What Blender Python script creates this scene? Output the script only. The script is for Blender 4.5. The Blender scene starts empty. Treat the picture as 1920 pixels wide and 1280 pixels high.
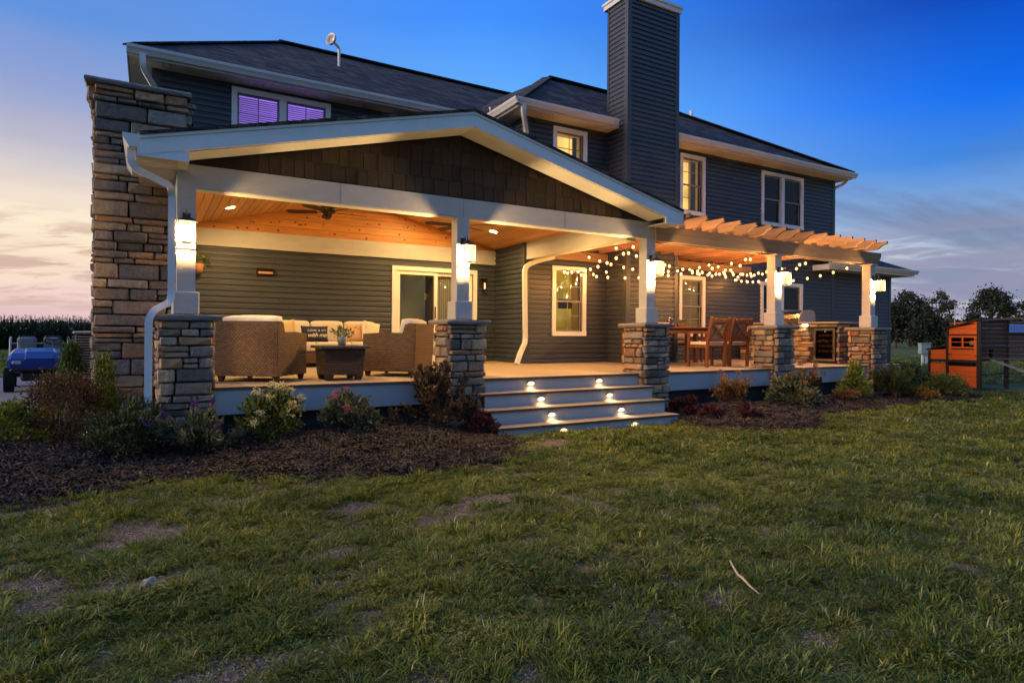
import bpy, bmesh, math, random
import numpy as np
from mathutils import Vector, Matrix, Euler
random.seed(7); np.random.seed(7)
sc = bpy.context.scene
C = sc.collection
R = math.radians

# ------------------------------------------------------------------ camera
cam_d = bpy.data.cameras.new('camera'); cam = bpy.data.objects.new('camera', cam_d); C.objects.link(cam)
TH = 0.5254
cam_d.sensor_width = 36; cam_d.lens = 36*1170.15/1920; cam_d.shift_y = -0.00818
cam_d.clip_start = .05; cam_d.clip_end = 2000
cam.matrix_world = Matrix.Translation((0, 0, 1.33)) @ Matrix.Rotation(-TH, 4, 'Z') @ Matrix.Rotation(R(90), 4, 'X') @ Matrix.Rotation(.0072, 4, 'Z')
sc.camera = cam

# ------------------------------------------------------------------ exposure and render
sc.view_settings.view_transform = 'Standard'; sc.view_settings.look = 'None'
sc.view_settings.exposure = 0.72; sc.view_settings.gamma = 1; sc.view_settings.use_curve_mapping = False
sc.render.engine = 'CYCLES'
cy = sc.cycles
cy.max_bounces = 6; cy.diffuse_bounces = 4; cy.glossy_bounces = 3; cy.transmission_bounces = 4; cy.transparent_max_bounces = 8
cy.sample_clamp_indirect = 4.0; cy.sample_clamp_direct = 0.0
cy.caustics_reflective = False; cy.caustics_refractive = False
cy.use_denoising = True; cy.use_adaptive_sampling = True; cy.adaptive_threshold = .025

def lin(r, g, b):
    f = lambda c: (c/255/12.92 if c <= 10 else ((c/255+.055)/1.055)**2.4)
    return (f(r), f(g), f(b), 1)

# ------------------------------------------------------------------ world: dusk sky, afterglow to the left
SUNAZ = R(-14)                      # from +Y towards +X
W = bpy.data.worlds.new('World'); sc.world = W; W.use_nodes = True
nt = W.node_tree; nt.nodes.clear()
def wn(t, **k):
    n = nt.nodes.new(t)
    for a, b in k.items(): setattr(n, a, b)
    return n
L = nt.links.new
def wmath(op, a, b=None, clamp=False):
    n = wn('ShaderNodeMath', operation=op, use_clamp=clamp)
    for i, v in enumerate((a, b)):
        if v is None: continue
        if isinstance(v, (int, float)): n.inputs[i].default_value = v
        else: L(v, n.inputs[i])
    return n.outputs[0]
tc = wn('ShaderNodeTexCoord'); sep = wn('ShaderNodeSeparateXYZ'); L(tc.outputs['Generated'], sep.inputs[0])
elev = wmath('MULTIPLY', wmath('ARCSINE', sep.outputs[2]), 180/math.pi)
efac = wmath('DIVIDE', wmath('MAXIMUM', elev, 0.0), 90.0)
def ramp(stops, fac):
    n = wn('ShaderNodeValToRGB'); cr = n.color_ramp
    while len(cr.elements) > 1: cr.elements.remove(cr.elements[0])
    for i, (p, c) in enumerate(stops):
        e = cr.elements[0] if i == 0 else cr.elements.new(p/90)
        e.position = p/90; e.color = c
    L(fac, n.inputs[0]); return n.outputs[0]
# a little waviness so that the bands of colour are not ruled straight
nz0 = wn('ShaderNodeTexNoise'); nz0.inputs['Scale'].default_value = 2.2; nz0.inputs['Detail'].default_value = 4
mp0 = wn('ShaderNodeMapping'); mp0.inputs['Scale'].default_value = (1, 1, 3.2); L(tc.outputs['Generated'], mp0.inputs[0]); L(mp0.outputs[0], nz0.inputs['Vector'])
ef2 = wmath('ADD', efac, wmath('MULTIPLY', wmath('SUBTRACT', nz0.outputs[0], .5), .05), clamp=True)
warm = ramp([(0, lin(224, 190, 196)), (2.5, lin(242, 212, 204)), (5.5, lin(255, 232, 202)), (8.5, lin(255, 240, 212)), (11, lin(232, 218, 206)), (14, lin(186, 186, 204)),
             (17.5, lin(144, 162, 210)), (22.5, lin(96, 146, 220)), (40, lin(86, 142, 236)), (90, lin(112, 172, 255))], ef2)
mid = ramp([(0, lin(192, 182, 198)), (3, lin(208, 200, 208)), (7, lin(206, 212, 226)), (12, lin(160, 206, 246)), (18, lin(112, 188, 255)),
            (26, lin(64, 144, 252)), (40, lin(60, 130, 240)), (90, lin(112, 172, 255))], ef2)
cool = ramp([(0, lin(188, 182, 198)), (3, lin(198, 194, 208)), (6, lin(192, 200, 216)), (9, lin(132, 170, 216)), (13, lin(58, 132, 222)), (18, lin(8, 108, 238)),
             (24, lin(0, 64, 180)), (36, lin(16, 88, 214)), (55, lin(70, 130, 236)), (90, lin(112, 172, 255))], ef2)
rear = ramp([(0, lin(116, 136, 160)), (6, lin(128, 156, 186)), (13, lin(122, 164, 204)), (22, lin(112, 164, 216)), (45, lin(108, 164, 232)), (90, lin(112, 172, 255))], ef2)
# azimuth: cosine of the angle to the afterglow
cosaz = wmath('DIVIDE', wmath('ADD', wmath('MULTIPLY', sep.outputs[0], math.sin(SUNAZ)), wmath('MULTIPLY', sep.outputs[1], math.cos(SUNAZ))),
              wmath('MAXIMUM', wmath('SQRT', wmath('ADD', wmath('MULTIPLY', sep.outputs[0], sep.outputs[0]), wmath('MULTIPLY', sep.outputs[1], sep.outputs[1]))), .001))
az = wmath('MULTIPLY', wmath('ARCCOSINE', cosaz), 180/math.pi)
def mrange(v, a, b):
    n = wn('ShaderNodeMapRange'); n.interpolation_type = 'SMOOTHSTEP'
    n.inputs['From Min'].default_value = a; n.inputs['From Max'].default_value = b; L(v, n.inputs['Value']); return n.outputs[0]
def wmix(f, a, b):
    n = wn('ShaderNodeMix', data_type='RGBA'); n.inputs[0].default_value = .5
    if isinstance(f, (int, float)): n.inputs[0].default_value = f
    else: L(f, n.inputs[0])
    for i, v in ((6, a), (7, b)):
        if isinstance(v, tuple): n.inputs[i].default_value = v
        else: L(v, n.inputs[i])
    return n.outputs[2]
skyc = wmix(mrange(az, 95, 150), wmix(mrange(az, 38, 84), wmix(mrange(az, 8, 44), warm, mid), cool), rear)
# streaky clouds on a far flat layer
den = wmath('ADD', wmath('MAXIMUM', sep.outputs[2], 0.0), .07)
cmb = wn('ShaderNodeCombineXYZ'); L(wmath('DIVIDE', sep.outputs[0], den), cmb.inputs[0]); L(wmath('DIVIDE', sep.outputs[1], den), cmb.inputs[1])
mp = wn('ShaderNodeMapping'); mp.inputs['Rotation'].default_value = (0, 0, R(38)); mp.inputs['Scale'].default_value = (.42, 1.25, 1); mp.inputs['Location'].default_value = (2.1, .6, 0)
L(cmb.outputs[0], mp.inputs[0])
nz = wn('ShaderNodeTexNoise'); nz.inputs['Scale'].default_value = .62; nz.inputs['Detail'].default_value = 7; nz.inputs['Roughness'].default_value = .58; nz.inputs['Distortion'].default_value = .5
L(mp.outputs[0], nz.inputs['Vector'])
cl = mrange(nz.outputs[0], .44, .60)
cl = wmath('MULTIPLY', cl, wmath('SUBTRACT', 1.0, mrange(elev, 14, 27)))
cl = wmath('MULTIPLY', cl, wmath('ADD', wmath('MULTIPLY', mrange(az, 18, 55), .8), .2))
ccol = wmix(mrange(az, 15, 60), lin(196, 172, 178), lin(104, 120, 158))
skyc = wmix(wmath('MULTIPLY', cl, .74), skyc, ccol)
# thin ragged streaks low over the afterglow
cm2 = wn('ShaderNodeCombineXYZ'); L(wmath('MULTIPLY', az, .085), cm2.inputs[0]); L(wmath('ADD', wmath('MULTIPLY', elev, .62), wmath('MULTIPLY', az, -.035)), cm2.inputs[1])
nz3 = wn('ShaderNodeTexNoise'); nz3.inputs['Scale'].default_value = 1.0; nz3.inputs['Detail'].default_value = 8; nz3.inputs['Roughness'].default_value = .62; nz3.inputs['Distortion'].default_value = .35; L(cm2.outputs[0], nz3.inputs['Vector'])
band = wmath('MULTIPLY', mrange(elev, .8, 2.5), wmath('SUBTRACT', 1.0, mrange(elev, 6.5, 10)))
skyc = wmix(wmath('MULTIPLY', wmath('MULTIPLY', mrange(nz3.outputs[0], .44, .54), band), .85), skyc, wmix(mrange(az, 20, 70), lin(206, 172, 158), lin(146, 148, 176)))
nish = wn('ShaderNodeTexSky', sky_type='NISHITA'); nish.sun_disc = False; nish.sun_elevation = R(3.0); nish.sun_rotation = R(-80)
ns = wn('ShaderNodeVectorMath', operation='SCALE'); L(nish.outputs[0], ns.inputs[0]); ns.inputs['Scale'].default_value = .06
skyc = wmix(.06, skyc, ns.outputs[0])
skyc = wmix(mrange(elev, -1.5, 0), lin(40, 44, 36), skyc)
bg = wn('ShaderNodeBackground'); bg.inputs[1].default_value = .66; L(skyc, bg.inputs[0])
wo = wn('ShaderNodeOutputWorld'); L(bg.outputs[0], wo.inputs[0])

sun_d = bpy.data.lights.new('sun', 'SUN'); sun_d.energy = 2.3; sun_d.angle = R(40); sun_d.color = (1, .74, .48)
sun = bpy.data.objects.new('sun', sun_d); C.objects.link(sun)
sdir = Vector((math.sin(R(-80))*math.cos(R(16)), math.cos(R(-80))*math.cos(R(16)), math.sin(R(16))))
sun.rotation_euler = sdir.to_track_quat('Z', 'Y').to_euler(); sun.location = (-20, 20, 12)

# ------------------------------------------------------------------ materials
MATS = {}
def mat(name, col, rough=.7, var=.0, vscale=6, bump=0, bscale=40, metal=0, objcol=False, objvar=0, stretch=None, spec=.3, coat=0, col2=None, detail=5):
    """procedural principled: noise colour variation + noise bump on object coordinates"""
    if name in MATS: return MATS[name]
    m = bpy.data.materials.new(name); m.use_nodes = True; MATS[name] = m
    t = m.node_tree; n = t.nodes; b = n['Principled BSDF']
    b.inputs['Roughness'].default_value = rough; b.inputs['Metallic'].default_value = metal; b.inputs['Specular IOR Level'].default_value = spec
    if coat: b.inputs['Coat Weight'].default_value = coat
    tcn = n.new('ShaderNodeTexCoord'); vec = tcn.outputs['Object']
    if stretch:
        mpn = n.new('ShaderNodeMapping'); mpn.inputs['Scale'].default_value = stretch; t.links.new(vec, mpn.inputs[0]); vec = mpn.outputs[0]
    oi = n.new('ShaderNodeObjectInfo')
    if objcol: base = oi.outputs['Color']
    else:
        rg = n.new('ShaderNodeRGB'); rg.outputs[0].default_value = (*col[:3], 1); base = rg.outputs[0]
    if var:
        nzn = n.new('ShaderNodeTexNoise'); nzn.inputs['Scale'].default_value = vscale; nzn.inputs['Detail'].default_value = detail; nzn.inputs['Roughness'].default_value = .65
        t.links.new(vec, nzn.inputs['Vector'])
        if col2:
            rr = n.new('ShaderNodeMapRange'); rr.inputs['From Min'].default_value = .35; rr.inputs['From Max'].default_value = .65; t.links.new(nzn.outputs[0], rr.inputs[0])
            mx = n.new('ShaderNodeMix'); mx.data_type = 'RGBA'; t.links.new(rr.outputs[0], mx.inputs[0]); t.links.new(base, mx.inputs[6]); mx.inputs[7].default_value = (*col2[:3], 1); base = mx.outputs[2]
        else:
            rr = n.new('ShaderNodeMapRange'); rr.inputs['From Min'].default_value = .25; rr.inputs['From Max'].default_value = .75
            rr.inputs['To Min'].default_value = 1-var; rr.inputs['To Max'].default_value = 1+var; t.links.new(nzn.outputs[0], rr.inputs[0])
            hs = n.new('ShaderNodeHueSaturation'); t.links.new(rr.outputs[0], hs.inputs['Value']); t.links.new(base, hs.inputs['Color']); base = hs.outputs[0]
        rr2 = n.new('ShaderNodeMapRange'); rr2.inputs['To Min'].default_value = max(0, rough-.12); rr2.inputs['To Max'].default_value = min(1, rough+.12)
        t.links.new(nzn.outputs[0], rr2.inputs[0]); t.links.new(rr2.outputs[0], b.inputs['Roughness'])
    if objvar:
        rr = n.new('ShaderNodeMapRange'); rr.inputs['To Min'].default_value = 1-objvar; rr.inputs['To Max'].default_value = 1+objvar; t.links.new(oi.outputs['Random'], rr.inputs[0])
        hs = n.new('ShaderNodeHueSaturation'); t.links.new(rr.outputs[0], hs.inputs['Value']); t.links.new(base, hs.inputs['Color']); base = hs.outputs[0]
    t.links.new(base, b.inputs['Base Color'])
    if bump:
        nb = n.new('ShaderNodeTexNoise'); nb.inputs['Scale'].default_value = bscale; nb.inputs['Detail'].default_value = 6; t.links.new(vec, nb.inputs['Vector'])
        bp = n.new('ShaderNodeBump'); bp.inputs['Strength'].default_value = bump; bp.inputs['Distance'].default_value = .02
        t.links.new(nb.outputs[0], bp.inputs['Height']); t.links.new(bp.outputs[0], b.inputs['Normal'])
    return m
def emis(name, col, s, vary=None):
    if name in MATS: return MATS[name]
    m = bpy.data.materials.new(name); m.use_nodes = True; MATS[name] = m
    n = m.node_tree.nodes; n.remove(n['Principled BSDF']); e = n.new('ShaderNodeEmission')
    e.inputs[0].default_value = (*col, 1); e.inputs[1].default_value = s
    if vary:
        tcn = n.new('ShaderNodeTexCoord'); z = n.new('ShaderNodeTexNoise'); z.inputs['Scale'].default_value = vary; m.node_tree.links.new(tcn.outputs['Object'], z.inputs['Vector'])
        rr = n.new('ShaderNodeMapRange'); rr.inputs['From Min'].default_value = .3; rr.inputs['From Max'].default_value = .7; rr.inputs['To Min'].default_value = .55*s; rr.inputs['To Max'].default_value = 1.25*s
        m.node_tree.links.new(z.outputs[0], rr.inputs[0]); m.node_tree.links.new(rr.outputs[0], e.inputs[1])
    m.node_tree.links.new(e.outputs[0], n['Material Output'].inputs[0]); return m
def glass(name, tint=(1, 1, 1), refl=.9):
    if name in MATS: return MATS[name]
    m = bpy.data.materials.new(name); m.use_nodes = True; MATS[name] = m
    t = m.node_tree; n = t.nodes; n.remove(n['Principled BSDF'])
    tr = n.new('ShaderNodeBsdfTransparent'); tr.inputs[0].default_value = (*tint, 1)
    gl = n.new('ShaderNodeBsdfGlossy'); gl.inputs['Roughness'].default_value = .02; gl.inputs['Color'].default_value = (refl, refl, refl, 1)
    lw = n.new('ShaderNodeLayerWeight'); lw.inputs[0].default_value = .5
    pw = n.new('ShaderNodeMath'); pw.operation = 'POWER'; pw.inputs[1].default_value = 3.5; t.links.new(lw.outputs['Facing'], pw.inputs[0])
    fr = n.new('ShaderNodeMath'); fr.operation = 'MULTIPLY_ADD'; fr.inputs[1].default_value = .5; fr.inputs[2].default_value = .035; t.links.new(pw.outputs[0], fr.inputs[0])
    mx = n.new('ShaderNodeMixShader'); t.links.new(fr.outputs[0], mx.inputs[0]); t.links.new(tr.outputs[0], mx.inputs[1]); t.links.new(gl.outputs[0], mx.inputs[2])
    t.links.new(mx.outputs[0], n['Material Output'].inputs[0]); return m
def leafmat(name, col, var=.35, trans=.3, col2=None, tip=None, patch=False):
    if name in MATS: return MATS[name]
    m = bpy.data.materials.new(name); m.use_nodes = True; MATS[name] = m
    t = m.node_tree; n = t.nodes; b = n['Principled BSDF']; b.inputs['Roughness'].default_value = .55; b.inputs['Specular IOR Level'].default_value = .25
    at = n.new('ShaderNodeAttribute'); at.attribute_name = 'v'
    oi = n.new('ShaderNodeObjectInfo')
    ad = n.new('ShaderNodeMath'); ad.operation = 'ADD'; t.links.new(at.outputs['Fac'], ad.inputs[0]); t.links.new(oi.outputs['Random'], ad.inputs[1])
    frn = n.new('ShaderNodeMath'); frn.operation = 'FRACT'; t.links.new(ad.outputs[0], frn.inputs[0])
    cr = n.new('ShaderNodeValToRGB'); e = cr.color_ramp.elements
    c2 = col2 or tuple(min(1, c*1.9) for c in col)
    e[0].color = (*[c*(1-var) for c in col], 1); e[1].color = (*c2, 1); e[1].position = 1
    x = e.new(.5); x.color = (*col, 1)
    if tip: y = e.new(.93); y.color = (*c2, 1); e[-1].color = (*tip, 1)
    t.links.new(frn.outputs[0], cr.inputs[0]); colout = cr.outputs[0]
    if patch:
        ge = n.new('ShaderNodeNewGeometry'); pz = n.new('ShaderNodeTexNoise'); pz.inputs['Scale'].default_value = 1.3; pz.inputs['Detail'].default_value = 4; t.links.new(ge.outputs['Position'], pz.inputs['Vector'])
        pr_ = n.new('ShaderNodeMapRange'); pr_.inputs['From Min'].default_value = .3; pr_.inputs['From Max'].default_value = .7; pr_.inputs['To Min'].default_value = .62; pr_.inputs['To Max'].default_value = 1.35; t.links.new(pz.outputs[0], pr_.inputs[0])
        hr = n.new('ShaderNodeMapRange'); hr.inputs['From Min'].default_value = .3; hr.inputs['From Max'].default_value = .7; hr.inputs['To Min'].default_value = .535; hr.inputs['To Max'].default_value = .475; t.links.new(pz.outputs[0], hr.inputs[0])
        hs = n.new('ShaderNodeHueSaturation'); t.links.new(pr_.outputs[0], hs.inputs['Value']); t.links.new(hr.outputs[0], hs.inputs['Hue']); t.links.new(colout, hs.inputs['Color']); colout = hs.outputs[0]
    t.links.new(colout, b.inputs['Base Color'])
    tl = n.new('ShaderNodeBsdfTranslucent'); t.links.new(colout, tl.inputs[0])
    mx = n.new('ShaderNodeMixShader'); mx.inputs[0].default_value = trans
    t.links.new(b.outputs[0], mx.inputs[1]); t.links.new(tl.outputs[0], mx.inputs[2]); t.links.new(mx.outputs[0], n['Material Output'].inputs[0])
    return m

M_SIDING = mat('vinyl_siding', (.040, .049, .062), .42, .12, 1.3, .15, 120, stretch=(1, 1, 3), spec=.4, objvar=.09)
M_WHITE = mat('white_trim', (.72, .72, .70), .5, .10, 2.2, .12, 60)
M_TEXWHITE = mat('embossed_white', (.47, .47, .46), .55, .10, 2.4, .5, 55, stretch=(1, 1, 3))
M_GUTTER = mat('white_aluminium', (.62, .63, .63), .3, .05, 2.5, 0, spec=.5)
M_STONE = mat('cut_stone', (.2, .2, .2), .85, .38, 11, 1.0, 24, objcol=True, detail=8)
M_MORTAR = mat('dark_mortar', (.035, .032, .03), .95, .3, 30, .5, 80)
M_CAP = mat('cap_stone', (.21, .19, .17), .85, .22, 8, .8, 30, detail=8)
M_SHAKE = mat('brown_shake', (.046, .031, .022), .8, .35, 5, .6, 60, stretch=(6, 6, .6), objvar=.3)
M_CEDAR = mat('cedar_ceiling', (.62, .315, .10), .45, .22, 2.2, .12, 60, stretch=(9, .9, 9), objvar=.16)
M_KNOT = mat('cedar_knot', (.16, .055, .018), .5)
M_CEDARX = mat('cedar_gable_board', (.56, .25, .07), .45, .22, 2.2, .12, 60, stretch=(.9, 9, 9), objvar=.14)
M_PERG = mat('pergola_wood', (.34, .165, .068), .6, .3, 2.4, .4, 40, stretch=(10, .8, 10), objvar=.15, detail=7)
M_BEAMW = mat('pergola_beam_wood', (.30, .185, .10), .65, .32, 2.4, .5, 40, stretch=(.8, 10, 10), detail=8)
M_TEAK = mat('dining_wood', (.16, .054, .019), .42, .25, 3, .15, 60, stretch=(3, 3, 1.2), objvar=.08)
M_DECK = mat('deck_composite', (.33, .255, .17), .6, .16, 3, .25, 70, stretch=(.6, 9, 9), objvar=.06)
M_NOSE = mat('deck_edge', (.10, .07, .05), .6, .2, 4, .2, 60)
M_FASCIA = mat('deck_fascia', (.40, .42, .42), .5, .05, 3, .2, 70, stretch=(.7, 6, 6))
M_SKIRT = mat('dark_skirt', (.035, .035, .037), .8, .3, 8, .3, 40)
M_BLACK = mat('black_metal', (.018, .016, .015), .45, .2, 10, .1, 80, spec=.5)
M_BRONZE = mat('bronze_metal', (.05, .032, .02), .4, .2, 10, .1, 80, metal=.6)
M_CUSH = mat('cream_cushion', (.62, .57, .48), .9, .08, 5, .3, 220)
M_STEEL = mat('stainless', (.55, .55, .55), .22, .1, 4, 0, metal=1)
M_DARKIN = mat('dark_interior', (.02, .02, .02), .9)
M_RUBBER = mat('black_rubber', (.015, .015, .015), .85, .2, 20, .3, 60)
def shingle():
    m = mat('roof_shingle', (.045, .043, .045), .9)
    t = m.node_tree; n = t.nodes; b = n['Principled BSDF']
    tcn = n.new('ShaderNodeTexCoord'); sp = n.new('ShaderNodeSeparateXYZ'); t.links.new(tcn.outputs['Object'], sp.inputs[0])
    ad = n.new('ShaderNodeMath'); t.links.new(sp.outputs[0], ad.inputs[0]); t.links.new(sp.outputs[1], ad.inputs[1])
    cb = n.new('ShaderNodeCombineXYZ'); t.links.new(ad.outputs[0], cb.inputs[0]); t.links.new(sp.outputs[2], cb.inputs[1])
    bk = n.new('ShaderNodeTexBrick'); bk.inputs['Scale'].default_value = 1; bk.inputs['Brick Width'].default_value = .24; bk.inputs['Row Height'].default_value = .082
    bk.inputs['Mortar Size'].default_value = .008; bk.inputs['Mortar Smooth'].default_value = .4; bk.inputs['Bias'].default_value = 0; bk.offset_frequency = 2
    bk.inputs['Color1'].default_value = (.026, .023, .021, 1); bk.inputs['Color2'].default_value = (.098, .082, .070, 1); bk.inputs['Mortar'].default_value = (.010, .009, .009, 1)
    t.links.new(cb.outputs[0], bk.inputs['Vector'])
    nz = n.new('ShaderNodeTexNoise'); nz.inputs['Scale'].default_value = 26; nz.inputs['Detail'].default_value = 6; t.links.new(cb.outputs[0], nz.inputs['Vector'])
    mr = n.new('ShaderNodeMapRange'); mr.inputs['From Min'].default_value = .25; mr.inputs['From Max'].default_value = .75; mr.inputs['To Min'].default_value = .6; mr.inputs['To Max'].default_value = 1.5; t.links.new(nz.outputs[0], mr.inputs[0])
    hs = n.new('ShaderNodeHueSaturation'); t.links.new(mr.outputs[0], hs.inputs['Value']); t.links.new(bk.outputs['Color'], hs.inputs['Color']); t.links.new(hs.outputs[0], b.inputs['Base Color'])
    bp = n.new('ShaderNodeBump'); bp.inputs['Strength'].default_value = .8; bp.inputs['Distance'].default_value = .02; t.links.new(bk.outputs['Fac'], bp.inputs['Height']); bp.invert = True; t.links.new(bp.outputs[0], b.inputs['Normal'])
    return m
M_SHING = shingle()
def lined(name, col, axis, pitch, rough=.5, dark=.45):
    """soffit / louvre surface with fine ribs along an axis"""
    m = mat(name, col, rough); t = m.node_tree; n = t.nodes; b = n['Principled BSDF']
    tcn = n.new('ShaderNodeTexCoord'); sp = n.new('ShaderNodeSeparateXYZ'); t.links.new(tcn.outputs['Object'], sp.inputs[0])
    dv = n.new('ShaderNodeMath'); dv.operation = 'DIVIDE'; t.links.new(sp.outputs[axis], dv.inputs[0]); dv.inputs[1].default_value = pitch
    pp = n.new('ShaderNodeMath'); pp.operation = 'PINGPONG'; t.links.new(dv.outputs[0], pp.inputs[0]); pp.inputs[1].default_value = .5
    mr = n.new('ShaderNodeMapRange'); mr.inputs['From Min'].default_value = .0; mr.inputs['From Max'].default_value = .09; t.links.new(pp.outputs[0], mr.inputs[0])
    bp = n.new('ShaderNodeBump'); bp.inputs['Strength'].default_value = .9; bp.inputs['Distance'].default_value = .012; t.links.new(mr.outputs[0], bp.inputs['Height']); t.links.new(bp.outputs[0], b.inputs['Normal'])
    return m
M_SOFFX = lined('ribbed_soffit_x', (.66, .62, .57), 0, .12)
M_SOFFY = lined('ribbed_soffit_y', (.66, .62, .57), 1, .12)
def wicker(name, c1, c2):
    m = mat(name, c1, .55); t = m.node_tree; n = t.nodes; b = n['Principled BSDF']
    tcn = n.new('ShaderNodeTexCoord'); sp = n.new('ShaderNodeSeparateXYZ'); t.links.new(tcn.outputs['Object'], sp.inputs[0])
    ad = n.new('ShaderNodeMath'); t.links.new(sp.outputs[0], ad.inputs[0]); t.links.new(sp.outputs[1], ad.inputs[1])
    cb = n.new('ShaderNodeCombineXYZ'); t.links.new(ad.outputs[0], cb.inputs[0]); t.links.new(sp.outputs[2], cb.inputs[1])
    bk = n.new('ShaderNodeTexBrick'); bk.inputs['Scale'].default_value = 1; bk.inputs['Brick Width'].default_value = .046; bk.inputs['Row Height'].default_value = .024
    bk.inputs['Mortar Size'].default_value = .0055; bk.inputs['Mortar Smooth'].default_value = 1; bk.inputs['Color1'].default_value = (*c1, 1); bk.inputs['Color2'].default_value = (*c2, 1)
    bk.inputs['Mortar'].default_value = (.05, .030, .016, 1); t.links.new(cb.outputs[0], bk.inputs['Vector']); t.links.new(bk.outputs['Color'], b.inputs['Base Color'])
    bp = n.new('ShaderNodeBump'); bp.inputs['Strength'].default_value = 1; bp.inputs['Distance'].default_value = .008; bp.invert = True; t.links.new(bk.outputs['Fac'], bp.inputs['Height']); t.links.new(bp.outputs[0], b.inputs['Normal'])
    return m
M_WICK = wicker('brown_wicker', (.135, .075, .038), (.20, .118, .060))
M_WICKD = wicker('dark_wicker', (.060, .038, .025), (.085, .053, .034))

def glowglass(name, col, e, tr):
    m = bpy.data.materials.new(name); m.use_nodes = True; t = m.node_tree; n = t.nodes; n.remove(n['Principled BSDF'])
    em = n.new('ShaderNodeEmission'); em.inputs[0].default_value = (*col, 1); em.inputs[1].default_value = e
    tb = n.new('ShaderNodeBsdfTransparent'); tb.inputs[0].default_value = (tr, tr, tr, 1)
    tcn = n.new('ShaderNodeTexCoord'); z = n.new('ShaderNodeTexNoise'); z.inputs['Scale'].default_value = 60; t.links.new(tcn.outputs['Object'], z.inputs['Vector'])
    mr = n.new('ShaderNodeMapRange'); mr.inputs['To Min'].default_value = .7*e; mr.inputs['To Max'].default_value = 1.3*e; t.links.new(z.outputs[0], mr.inputs[0]); t.links.new(mr.outputs[0], em.inputs[1])
    ad = n.new('ShaderNodeAddShader'); t.links.new(em.outputs[0], ad.inputs[0]); t.links.new(tb.outputs[0], ad.inputs[1]); t.links.new(ad.outputs[0], n['Material Output'].inputs[0]); return m

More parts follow.
